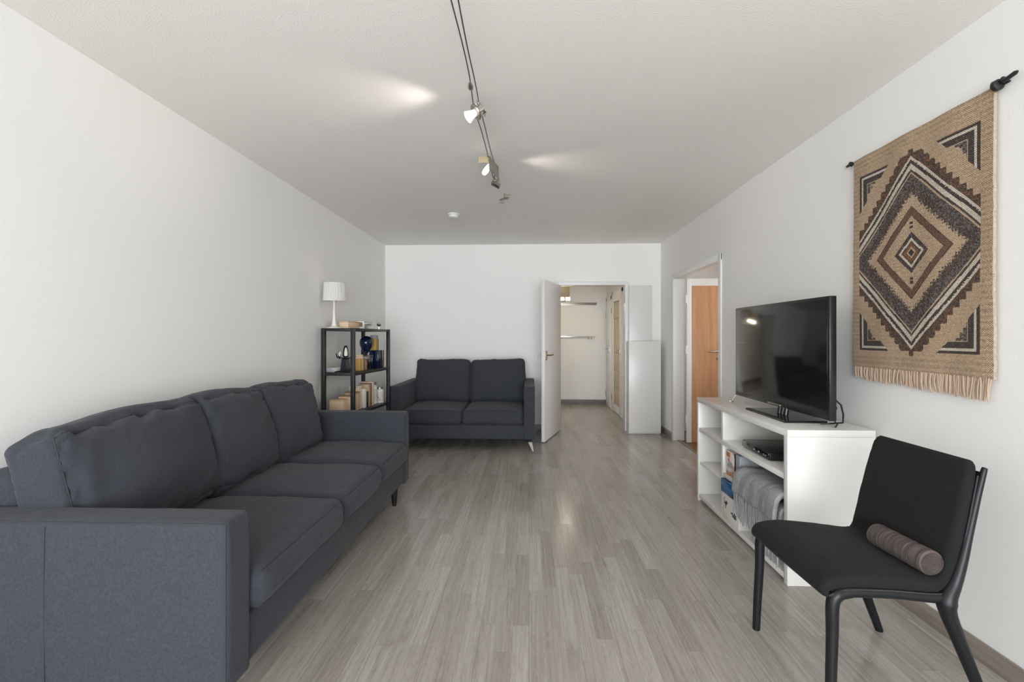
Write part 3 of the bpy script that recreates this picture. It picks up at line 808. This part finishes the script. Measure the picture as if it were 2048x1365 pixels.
for k in range(NTs):
    y = WY0+.008+(WY1-WY0-.016)*(k+.5)/NTs; L = .060+.030*(1-(y-WY0)/(WY1-WY0))+rnd.uniform(-.007, .007); mb = MB(); ln = rnd.uniform(-.010, .006)
    for s_ in range(4):
        dy = (s_-1.5)*.0045; x = cloth_x(y, WZ0)+.001+rnd.uniform(-.003, .003); e = ln+rnd.uniform(-.006, .006)
        pts = [(x-.003*math.sin(q*2.6), y+dy*(1.2-.6*math.sin(q*3))+e*q*q, WZ0+.004-L*q*rnd.uniform(.97, 1.0)) for q in [i/6 for i in range(7)]]
        mb.tube(pts, [.0022, .0028, .0029, .0030, .0029, .0028, .0014], 6)
    mb.build('tassel', 'tassel_yarn', wh, world=True)

# ------------------------------------------------------------------ armless chair
ch = thing('lounge_chair', (1.24, 1.81, 0), R(0.8), 'black upholstered armless chair with black legs in the right foreground', 'chair')
# local frame: x towards the back of the chair, y across
def rrect(w_, t_, r, k=5):
    pts = []
    for cx, cy, a0 in ((w_-r, t_-r, 0), (-(w_-r), t_-r, PI/2), (-(w_-r), -(t_-r), PI), (w_-r, -(t_-r), 3*PI/2)):
        for i in range(k+1):
            a = a0+PI/2*i/k; pts.append((cx+r*math.cos(a), cy+r*math.sin(a)))
    return pts
def interp(keys, t):
    for (t0, v0), (t1, v1) in zip(keys, keys[1:]):
        if t <= t1: f = (t-t0)/(t1-t0); return tuple(a+(b-a)*f for a, b in zip(v0, v1))
    return keys[-1][1]
def catmull(P, n=8):
    P = [Vector(p) for p in P]; out = []
    for i in range(len(P)-1):
        p0, p1, p2, p3 = P[max(i-1, 0)], P[i], P[i+1], P[min(i+2, len(P)-1)]
        for k in range(n):
            t = k/n
            out.append(.5*((2*p1)+(-p0+p2)*t+(2*p0-5*p1+4*p2-p3)*t*t+(-p0+3*p1-3*p2+p3)*t**3))
    out.append(P[-1]); return out
def pad(path, whalf, thick, seed=0, n=10, wr=.002):
    """path of (x,z) centre line; whalf/thick per key"""
    C = catmull([(x, 0, z) for x, z in path], n); N = len(C); mb = MB(); rings = []
    for i, p in enumerate(C):
        s_ = i/(N-1)*(len(path)-1); k = min(int(s_), len(path)-2); f = s_-k
        wv = whalf[k]+(whalf[k+1]-whalf[k])*f; th = thick[k]+(thick[k+1]-thick[k])*f
        d = (C[min(i+1, N-1)]-C[max(i-1, 0)]).normalized(); nn = Vector((-d.z, 0, d.x))
        ring = []
        for (a, b) in rrect(wv, th/2, th*.44, 5):
            e = mn.noise(Vector((a*9+seed, i*.25, b*20)))*wr
            ring.append(p+Vector((0, a, 0))+nn*(b*(1+.18*(1-(a/wv)**2))+e))
        # subdivide long edges of the ring
        full = []
        m_ = len(ring)
        for q in range(m_):
            A_, B_ = ring[q], ring[(q+1) % m_]
            full.append(A_)
            if (B_-A_).length > .06:
                for u in range(1, 14):
                    P_ = A_.lerp(B_, u/14); aa = (P_-p).y; P_ = P_+nn*(th/2*.18*(1-(aa/wv)**2))*(1 if (P_-p).dot(nn) > 0 else -1)*.9
                    full.append(P_)
        rings.append(mb.ring(full))
    mb.skin(rings); return mb
# seat: front nose -> rear
seat_path = [(-.258, .404), (-.270, .424), (-.252, .443), (-.19, .4525), (-.08, .448), (.03, .438), (.095, .434), (.128, .444), (.145, .472)]
pad(seat_path, [.236, .239, .242, .242, .236, .230, .225, .223, .222], [.014, .034, .046, .050, .050, .048, .046, .044, .042], 2).build('seat', 'chair_fabric', ch, smooth=0)
back_path = [(.140, .455), (.154, .50), (.172, .58), (.192, .67), (.213, .76), (.226, .815), (.231, .835), (.233, .845)]
pad(back_path, [.222, .223, .222, .220, .217, .212, .204, .192], [.042, .046, .048, .046, .042, .036, .028, .012], 8).build('backrest', 'chair_fabric', ch, smooth=0)
pad([(.158, .43), (.178, .50), (.197, .58), (.219, .67), (.240, .76), (.252, .81)], [.222, .224, .224, .222, .219, .216], [.013]*6, 1, wr=0).build('back_shell', 'chair_frame_black', ch, smooth=40)
for sy in (-1, 1):
    pts = catmull([(-.262, sy*.240, .410), (-.235, sy*.243, .424), (-.19, sy*.243, .432), (-.05, sy*.236, .426), (.08, sy*.228, .413), (.128, sy*.226, .420), (.152, sy*.225, .452), (.170, sy*.225, .52), (.190, sy*.224, .60), (.212, sy*.222, .70), (.236, sy*.217, .80)], 8)
    MB().tube(pts, .0026, 8).build('piping', 'piping_grey', ch)
    rail = catmull([(-.225, sy*.232, .410), (-.185, sy*.233, .420), (-.05, sy*.226, .413), (.08, sy*.220, .399), (.125, sy*.220, .398)], 8)
    mb = MB(); mb.tube(rail, [.0165+.004*abs(i/(len(rail)-1)-.5) for i in range(len(rail))], 14); mb.build('side_rail', 'chair_frame_black', ch)
    fl = catmull([(-.19, sy*.231, .420), (-.230, sy*.233, .411), (-.247, sy*.234, .380), (-.249, sy*.235, .28), (-.256, sy*.239, .12), (-.260, sy*.241, 0)], 6)
    n_ = len(fl); MB().tube(fl, [.020]*6+[.0215-.0065*(i/(n_-7)) for i in range(n_-6)], 16).build('leg', 'chair_frame_black', ch)
    rl = catmull([(.262, sy*.243, 0), (.212, sy*.238, .13), (.160, sy*.231, .27), (.132, sy*.226, .35), (.130, sy*.224, .395), (.158, sy*.222, .45), (.180, sy*.222, .52), (.203, sy*.221, .61), (.232, sy*.219, .73), (.254, sy*.217, .81), (.260, sy*.216, .825)], 6)
    n_ = len(rl); rr = [interp([(0, (.0145,)), (.30, (.024,)), (.38, (.029,)), (.50, (.019,)), (.7, (.012,)), (1, (.007,))], i/(n_-1))[0] for i in range(n_)]
    MB().tube(rl, rr, 16).build('leg', 'chair_frame_black', ch)
MB().tube([(.120, -.22, .392), (.120, .22, .392)], .013, 12).build('cross_rail', 'chair_frame_black', ch)
MB().tube([(-.19, -.22, .405), (-.19, .22, .405)], .010, 12).build('cross_rail', 'chair_frame_black', ch)

# bolster on the chair
bo = thing('bolster_pillow', (1.330, 1.716, .4635), R(3), 'small brown-grey ribbed roll pillow lying on the seat of the black chair', 'pillow')
mb = MB(); rings = []
for i in range(49):
    y = -.118+.236*i/48
    e = min(1, (.118-abs(y))/.008); rr = .034+.0075*math.sqrt(max(0, 1-(1-e)**2)); rr = rr if i not in (0, 48) else .030
    row = []
    for k in range(40):
        a = 2*PI*k/40; q = rr*(1+.03*mn.noise(Vector((y*70, math.cos(a)*1.5, math.sin(a)*1.5)))+.03*mn.noise(Vector((y*200, 1, a*.3))))
        row.append((q*math.cos(a), y, .042+q*math.sin(a)))
    rings.append(mb.ring(row))
mb.skin(rings).build('cover', 'bolster_rib', bo, smooth=0)
for ye in (-.1178, .1178):
    sp = [(.000+(.004+.0045*(a/(2*PI)))*math.cos(a), ye, .042+(.004+.0045*(a/(2*PI)))*math.sin(a)) for a in [k*.35 for k in range(128)]]
    MB().tube(sp, .0016, 6).build('rolled_end', 'bolster_rib', bo)

# ------------------------------------------------------------------ metal shelf unit in the corner
P0 = Vector((-1.60, 4.22, 0)); RZ = R(-5)
SR = Matrix.Translation(P0) @ Matrix.Rotation(RZ, 4, 'Z')
def SP(v, u, z=0): return SR @ Vector((-v, u, z))
shf = thing('etagere', tuple(P0), RZ, 'black metal open shelf rack in the left corner beyond the large sofa', 'shelf rack')
Vd, Ul, TH = .320, .87, 1.335
BK = 'black_metal'; pw = .034
for v, u in ((pw/2, pw/2), (Vd-pw/2, pw/2), (pw/2, Ul-pw/2), (Vd-pw/2, Ul-pw/2)):
    MB().box(-v-pw/2, -v+pw/2, u-pw/2, u+pw/2, 0, TH, .002).build('post', BK, shf)
for zt, nm, mt in ((TH, 'top_frame', BK), (.922, 'shelf_frame', BK), (.545, 'shelf_frame', BK), (.12, 'shelf_frame', BK)):
    mb = MB(); a, b = zt-.026, zt-.001
    mb.box(-Vd+pw, -pw, .004, pw-.004, a, b, .001).box(-Vd+pw, -pw, Ul-pw+.004, Ul-.004, a, b, .001)
    mb.box(-pw+.004, -.004, pw, Ul-pw, a, b, .001).box(-Vd+.004, -Vd+pw-.004, pw, Ul-pw, a, b, .001)
    mb.build(nm, BK, shf)
    MB().box(-Vd+pw-.001, -pw+.001, pw-.001, Ul-pw+.001, zt-.010, zt, .0005).build('shelf_board', 'shelf_top_wood' if zt == TH else 'spine_black', shf)
ZT, ZM, ZL = TH, .922, .545
def shelf_thing(name, v, u, z, label, cat, group=None, rz=0.0): return thing(name, SP(v, u, z), RZ+rz, label, cat, group)

# table lamp on top
lp = shelf_thing('table_lamp', .250, .11, ZT+.0005, 'white pleated table lamp standing on top of the black rack', 'lamp')
MB().lathe([(.072, 0), (.072, .006), (.050, .010), (.026, .022), (.018, .05), (.013, .10), (.009, .17), (.008, .24), (.011, .25), (.011, .275), (.004, .28)], seg=36).build('base', 'cream_ceramic', lp)
mb = MB(); mb.lathe([(.101, .258), (.098, .335), (.093, .425)], seg=176, cap=False).lathe([(.098, .258), (.095, .335), (.090, .425)], seg=176, cap=False)
for v_ in mb.bm.verts:
    a = math.atan2(v_.co.y, v_.co.x); r_ = math.hypot(v_.co.x, v_.co.y); k = 1+.018*math.cos(a*44); v_.co.x *= k; v_.co.y *= k
mb.build('lamp_shade', 'pleated_shade', lp, smooth=0)
mb = MB(); mb.tube([(.101*math.cos(a), .101*math.sin(a), .259) for a in [2*PI*k/60 for k in range(60)]], .004, 8, closed_path=True); mb.tube([(.093*math.cos(a), .093*math.sin(a), .425) for a in [2*PI*k/60 for k in range(60)]], .003, 8, closed_path=True)
mb.build('shade_trim', 'cream_ceramic', lp)
MB().lathe([(.003, .28), (.003, .40)], seg=8).box(-.091, .091, -.002, .002, .398, .402).box(-.002, .002, -.091, .091, .398, .402).build('shade_holder', 'brushed_steel', lp)

# tray and glass box on top
t = shelf_thing('wooden_tray_box', .20, .36, ZT+.0005, 'pale kraft box on top of the rack beside the lamp', 'box')
MB().box(-.05, .04, -.15, .10, 0, .062, .002).build('body', 'kraft_pale', t)
MB().box(-.052, .042, -.152, .102, .0625, .070, .002).build('lid', 'cardboard_tan', t)
t = shelf_thing('photo_stand', .15, .47, ZT+.0005, 'little white framed picture block standing on top of the rack', 'picture')
MB().box(-.045, .035, -.01, .008, 0, .078, .003).build('frame', 'paper_white', t)
MB().box(-.030, .020, -.012, -.010, .022, .066, .001).build('picture', 'brown_card', t)
t = shelf_thing('glass_box', .19, .66, ZT+.0005, 'clear glass display box on top of the rack, next to the small picture', 'box')
mb = MB(); mb.box(-.05, .04, -.12, .13, 0, .004).box(-.05, -.047, -.12, .13, .004, .07).box(.037, .04, -.12, .13, .004, .07).box(-.047, .037, -.12, -.117, .004, .07).box(-.047, .037, .127, .13, .004, .07)
mb.build('glass_wall', 'clear_glass', t)
MB().box(-.052, .042, -.122, .132, .0705, .075, .001).build('lid', 'clear_glass', t)
MB().box(-.02, .02, -.03, .03, .0045, .045, .002).box(-.03, .035, -.035, .06, .046, .052, .001).build('silver_block', 'brushed_steel', t)
t = shelf_thing('silver_ornament', .10, .80, ZT+.0005, 'tiny shiny silver ornament on top of the rack at its far end', 'ornament')
MB().lathe([(.016, 0), (.016, .004), (.005, .008), (.004, .03)], seg=20).build('stand', 'chrome', t)
MB().lathe([(.001, .028), (.018, .036), (.026, .052), (.018, .068), (.001, .076)], seg=24).tube([(.0, -.02, .05), (.0, -.034, .062), (0, -.03, .078)], [.008, .007, .003], 10).build('body', 'chrome', t)

# middle shelf
for k, (dz, th_, m_, lb) in enumerate(((0, .009, 'spine_black', 'thin black magazine, lowest of the small stack on the middle rack shelf'), (.0095, .016, 'paper_white', 'white book in the middle of the small stack on the middle rack shelf'), (.026, .013, 'paper_white', 'white book topmost of the small stack on the middle rack shelf'))):
    t = thing('flat_book', SP(.262, .16, ZM+.0005+dz), RZ+R((0, 3, -4)[k]), lb, 'book', 'books stacked flat on the middle rack shelf')
    MB().box(-.048, .048, -.11, .11, 0, th_, .001).build('cover', m_, t)
    MB().box(-.045, .045, -.1112, -.1095, .002, th_-.002).build('pages', 'grey_card', t)
t = shelf_thing('pedestal_bowl', .158, .15, ZM+.0005, 'black pedestal holding a dark dish, on the middle rack shelf', 'stand')
MB().lathe([(.050, 0), (.052, .012), (.049, .05), (.041, .115), (.040, .122)], seg=6).build('pedestal', 'black_ceramic', t)
MB().lathe([(.02, .1225), (.062, .128), (.066, .134), (.058, .136), (.004, .132)], seg=32).tube([(-.055, 0, .13), (-.075, 0, .142), (-.080, 0, .175)], [.012, .015, .017], 14).tube([(.05, 0, .131), (.085, .01, .137), (.098, .012, .15)], [.008, .007, .004], 10).build('dish', 'black_ceramic', t)
t = shelf_thing('curved_figurine', .155, .15, ZM+.138, 'glossy black and white curved figure on the dark dish', 'figurine')
MB().lathe([(.018, 0), (.028, .012), (.026, .05), (.020, .085), (.014, .108), (.001, .112)], seg=28).build('body', 'black_ceramic', t)
mb = MB(); mb.lathe([(.004, .008), (.017, .015), (.016, .05), (.008, .085), (.001, .095)], c=(.010, -.016, 0), seg=20).tube([(-.05, -.02, .012), (-.055, -.02, .035), (-.04, -.02, .052), (-.034, -.02, .03)], [.007, .010, .009, .004], 12).build('white_front', 'cream_ceramic', t)

def upright(name, v, u, z, w_, d_, h_, mat, label, cat, group=None, lean=0.0, pages='paper_white'):
    """upright book: spine faces the room (-v side), w_ along u"""
    t = thing(name, SP(v, u, z), RZ, label, cat, group); t.rotation_euler = (lean, 0, RZ)
    MB().box(-d_/2, d_/2, -w_/2, w_/2, 0, h_, .001).build('cover', mat, t)
    MB().box(-d_/2+.003, d_/2-.006, -w_/2+.002, w_/2-.002, h_-.002, h_+.0006).build('pages', pages, t)
    return t
G = 'books standing on the middle rack shelf'
upright('standing_book', .12, .30, ZM+.0005, .03, .10, .115, 'ochre', 'short ochre yellow book standing on the middle rack shelf behind the corner post', 'book', G)
upright('standing_book', .13, .338, ZM+.0005, .036, .11, .155, 'kraft_pale', 'tall pale tan book, tallest of the books on the middle rack shelf', 'book', G)
upright('standing_book', .12, .378, ZM+.0005, .024, .10, .12, 'brown_card', 'dark brown book between the pale tan and the orange one on the rack', 'book', G)
upright('standing_book', .12, .413, ZM+.0005, .030, .10, .10, 'orange_card', 'orange red book standing next to the glass jar on the rack', 'book', G)
t = shelf_thing('glass_jar', .13, .545, ZM+.0005, 'square glass jar with dark contents on the middle rack shelf under the blue globe', 'jar')
MB().box(-.045, .045, -.06, .06, 0, .13, .006).build('body', 'clear_glass', t)
MB().box(-.036, .036, -.048, .048, .008, .10, .006).build('contents', 'navy_gloss', t)
MB().box(-.05, .05, -.065, .065, .1305, .140, .003).build('lid', 'brushed_steel', t)
t = shelf_thing('balloon_ornament', .13, .545, ZM+.1412, 'dark navy balloon-shaped glass ornament on top of the square jar', 'ornament')
MB().lathe([(.020, 0), (.012, .006), (.014, .018), (.034, .045), (.056, .085), (.066, .125), (.062, .160), (.044, .186), (.020, .198), (.001, .200)], seg=40).build('globe', 'navy_gloss', t)
t = shelf_thing('navy_box', .10, .745, ZM+.0005, 'tall navy and brown glossy box at the far end of the middle rack shelf', 'box')
MB().box(-.05, .05, -.085, .045, 0, .188, .004).build('body', 'navy_gloss', t)
MB().box(-.05, .05, .046, .075, 0, .188, .002).build('brown_side', 'brown_card', t)
t = shelf_thing('yellow_bottle', .11, .70, ZM+.189, 'amber yellow tall carton with dark cap on top of the navy box', 'carton')
MB().box(-.03, .03, -.035, .028, 0, .125, .002).build('body', 'ochre', t)
MB().box(-.031, .031, .0285, .040, 0, .125, .001).build('dark_side', 'spine_black', t)
MB().box(-.03, .03, -.035, .035, .1255, .160, .003).build('cap', 'grey_card', t)

# lower shelf
def carton(v0, v1, u0, u1, z0, z1, mat, lid, label, g='kraft boxes on the lower rack shelf'):
    t = thing('kraft_box', SP((v0+v1)/2, (u0+u1)/2, z0), RZ, label, 'box', g)
    a, b = abs(v1-v0)/2, abs(u1-u0)/2
    MB().box(-a, a, -b, b, 0, (z1-z0)-.012, .0015).build('body', mat, t)
    MB().box(-a-.001, a+.001, -b-.001, b+.001, (z1-z0)-.0115, z1-z0, .0015).build('lid', lid, t)
carton(.125, .262, .045, .135, ZL+.0005, ZL+.125, 'kraft_pale', 'cardboard_tan', 'wide pale kraft box nearest the large sofa on the lower rack shelf')
carton(.10, .225, .142, .215, ZL+.0005, ZL+.150, 'kraft_pale', 'kraft_dark', 'medium kraft box second in the row on the lower rack shelf')
carton(.075, .200, .222, .290, ZL+.0005, ZL+.175, 'cardboard_tan', 'kraft_dark', 'taller tan box third in the row on the lower rack shelf')
carton(.085, .19, .298, .345, ZL+.0005, ZL+.225, 'kraft_pale', 'paper_white', 'tallest pale box at the end of the row, behind the corner post')
G = 'books standing on the lower rack shelf'
upright('standing_book', .12, .385, ZL+.0005, .045, .11, .19, 'paper_white', 'white book standing on the lower rack shelf right of the corner post', 'book', G)
upright('standing_book', .11, .435, ZL+.0005, .022, .10, .16, 'spine_black', 'thin black book between the white and the tan one on the lower rack shelf', 'book', G)
upright('standing_book', .12, .468, ZL+.0005, .040, .11, .225, 'cardboard_tan', 'tan book beside the black leaning one on the lower rack shelf', 'book', G)
upright('standing_book', .12, .51, ZL+.0005, .034, .12, .235, 'brown_card', 'brown book in the middle of the lower rack shelf', 'book', G)
upright('standing_book', .12, .553, ZL+.0005, .044, .12, .245, 'kraft_pale', 'thick pale cream book, rightmost of the books on the lower rack shelf', 'book', G)
def jar(v, u, r, h, label, mat='jar_label'):
    t = shelf_thing('glass_jar', v, u, ZL+.0005, label, 'jar')
    MB().lathe([(r, 0), (r, h*.80), (r*.72, h*.86), (r*.72, h*.88)], seg=32).build('body', 'bottle_white', t)
    MB().lathe([(r*1.01, h*.12), (r*1.01, h*.70)], seg=32, cap=False).build('label_band', mat, t)
    MB().lathe([(r*.80, h*.885), (r*.80, h), (r*.76, h*1.01)], seg=32).build('lid', 'brushed_steel', t)
jar(.12, .685, .045, .225, 'tall cream jar with silver lid on the lower rack shelf')
jar(.08, .775, .040, .165, 'shorter cream jar at the far end of the lower rack shelf')

# ------------------------------------------------------------------ cable lights
ct = thing('cable_track', (-.26, 2.4, ZC), 0, 'pair of thin dark low-voltage wires running along the ceiling', 'cable lighting wires')
def wig(x, seed, amp=.009):
    pts = []
    for i in range(61):
        y = -1.15+ (3.62+1.15)*i/60
        pts.append((x+mn.noise(Vector((y*1.3, seed, 0)))*amp*1.6-.008*max(0, 1-abs(y-2.4)/.25)+ (.012*max(0, y-2.6)), y, 2.448+mn.noise(Vector((y*1.1, seed, 4)))*amp))
    return pts
MB().tube(wig(-.276, 1), .0028, 8).build('wire', 'wire_dark', ct, world=True)
MB().tube(wig(-.248, 5), .0028, 8).build('wire', 'wire_dark', ct, world=True)
MB().lathe([(.002, -.028), (.011, -.016), (.013, 0), (.010, .016), (.003, .03)], seg=16, T=Matrix.Translation((-.276, 2.20, 2.44)) @ Matrix.Rotation(R(82), 4, 'X')).build('tensioner', 'brushed_steel', ct, world=True)
for y in (1.2, 3.55):
    MB().tube([(-.262, y, ZC), (-.262, y, 2.45)], .005, 10).box(-.285, -.238, y-.006, y+.006, 2.443, 2.453, .002).build('ceiling_support', 'brushed_steel', ct, world=True)

def spot(loc, target, power, size, col, blend=.5, rad=.012):
    l = bpy.data.lights.new('spotlight_beam', 'SPOT'); l.energy = power; l.spot_size = size; l.spot_blend = blend; l.color = col; l.shadow_soft_size = rad
    o = bpy.data.objects.new('spotlight_beam', l); COL.objects.link(o); o.location = loc
    d = Vector(target)-Vector(loc); o.rotation_euler = d.to_track_quat('-Z', 'Y').to_euler(); return o
# lamp 1: frosted cone with two steel discs
l1 = thing('spotlight_head', (-.265, 2.36, 2.44), 0, 'lit cable spotlight with frosted white cone shade, nearest the camera', 'spotlight', 'lamp heads on the ceiling wires')
T1 = Matrix.Translation((-.258, 2.37, 2.408)) @ Matrix.Rotation(R(-128), 4, 'Y') @ Matrix.Rotation(R(15), 4, 'X')
MB().box(-.036, .036, -.026, .026, -.024, -.018, .002, T1).lathe([(.027, -.018), (.029, .008), (.024, .012)], seg=24, T=T1).build('housing', 'chrome', l1, world=True)
MB().lathe([(.037, .010), (.041, .015), (.038, .020), (.014, .021)], seg=28, T=T1).build('ring', 'brushed_steel', l1, world=True)
MB().lathe([(.017, .020), (.022, .045), (.031, .068)], seg=28, T=T1, cap=True).build('glass_shade', 'lit_glass_shade', l1, world=True)
MB().tube([(-.276, 2.37, 2.446), (-.255, 2.385, 2.432), (-.238, 2.39, 2.443)], .005, 8).build('clip', 'chrome', l1, world=True)
spot((-.315, 2.39, 2.352), (-1.315, 2.36, 2.535), 8, R(66), (1, .88, .83), 1.0, .03)
# lamp 2
l2 = thing('spotlight_head', (-.26, 3.10, 2.44), 0, 'lit cable spotlight with bare glowing glass and tan metal plates, second along the wires', 'spotlight', 'lamp heads on the ceiling wires')
MB().box(-.335, -.252, 3.085, 3.089, 2.410, 2.452, .001).build('plate', 'shade_tan', l2, world=True)
MB().box(-.252, -.247, 3.05, 3.25, 2.355, 2.440, .001, Matrix.Translation((-.25, 3.1, 0)) @ Matrix.Rotation(R(-14), 4, 'Z') @ Matrix.Translation((.25, -3.1, 0))).box(-.275, -.245, 3.10, 3.18, 2.400, 2.404, .001).build('bracket', 'brushed_steel', l2, world=True)
MB().tube([(-.262, 3.14, 2.42), (-.270, 3.10, 2.385), (-.284, 3.06, 2.345), (-.292, 3.04, 2.325)], [.010, .017, .019, .016], 16).build('glass_tube', 'lit_bulb', l2, world=True)
spot((-.225, 3.25, 2.352), (.77, 3.44, 2.525), 7.5, R(58), (1, .89, .84), 1.0, .03)
# lamp 3
l3 = thing('spotlight_head', (-.24, 3.5, 2.43), 0, 'small steel cable spotlight without visible glass, third along the wires', 'spotlight', 'lamp heads on the ceiling wires')
T3 = Matrix.Translation((-.245, 3.50, 2.405)) @ Matrix.Rotation(R(28), 4, 'Y') @ Matrix.Rotation(R(-20), 4, 'X')
MB().box(-.034, .034, -.02, .02, -.02, .0, .003, T3).build('head', 'brushed_steel', l3, world=True)
MB().lathe([(.018, 0), (.015, .025), (.006, .032)], seg=20, T=T3).build('housing', 'chrome', l3, world=True)
MB().tube([(-.262, 3.47, 2.45), (-.25, 3.49, 2.43)], .003, 8).tube([(-.228, 3.47, 2.448), (-.238, 3.49, 2.43)], .003, 8).build('clip', 'wire_dark', l3, world=True)
spot((-.27, 3.52, 2.385), (-1.957, 4.23, 1.90), 5, R(13), (1, .84, .76), 1.0, .02)
# end bracket
l4 = thing('wire_end_bracket', (-.21, 4.05, ZC), 0, 'small steel bracket with ring clips on the ceiling, farthest along the wire line', 'bracket')
MB().tube([(-.212, 4.05, ZC), (-.212, 4.05, 2.455)], .004, 8).box(-.265, -.165, 4.035, 4.065, 2.444, 2.458, .002, Matrix.Translation((-.215, 4.05, 2.453)) @ Matrix.Rotation(R(-50), 4, 'Z') @ Matrix.Translation((.215, -4.05, -2.453))).build('arm', 'brushed_steel', l4, world=True)
mb = MB()
for cx, cy in ((-.240, 4.16), (-.175, 3.93)):
    mb.tube([(cx+.024*math.cos(a), cy+.03*math.sin(a), 2.45+.012*math.sin(a)) for a in [2*PI*k/24 for k in range(24)]], .0028, 8, closed_path=True)
mb.build('ring_clip', 'chrome', l4, world=True)
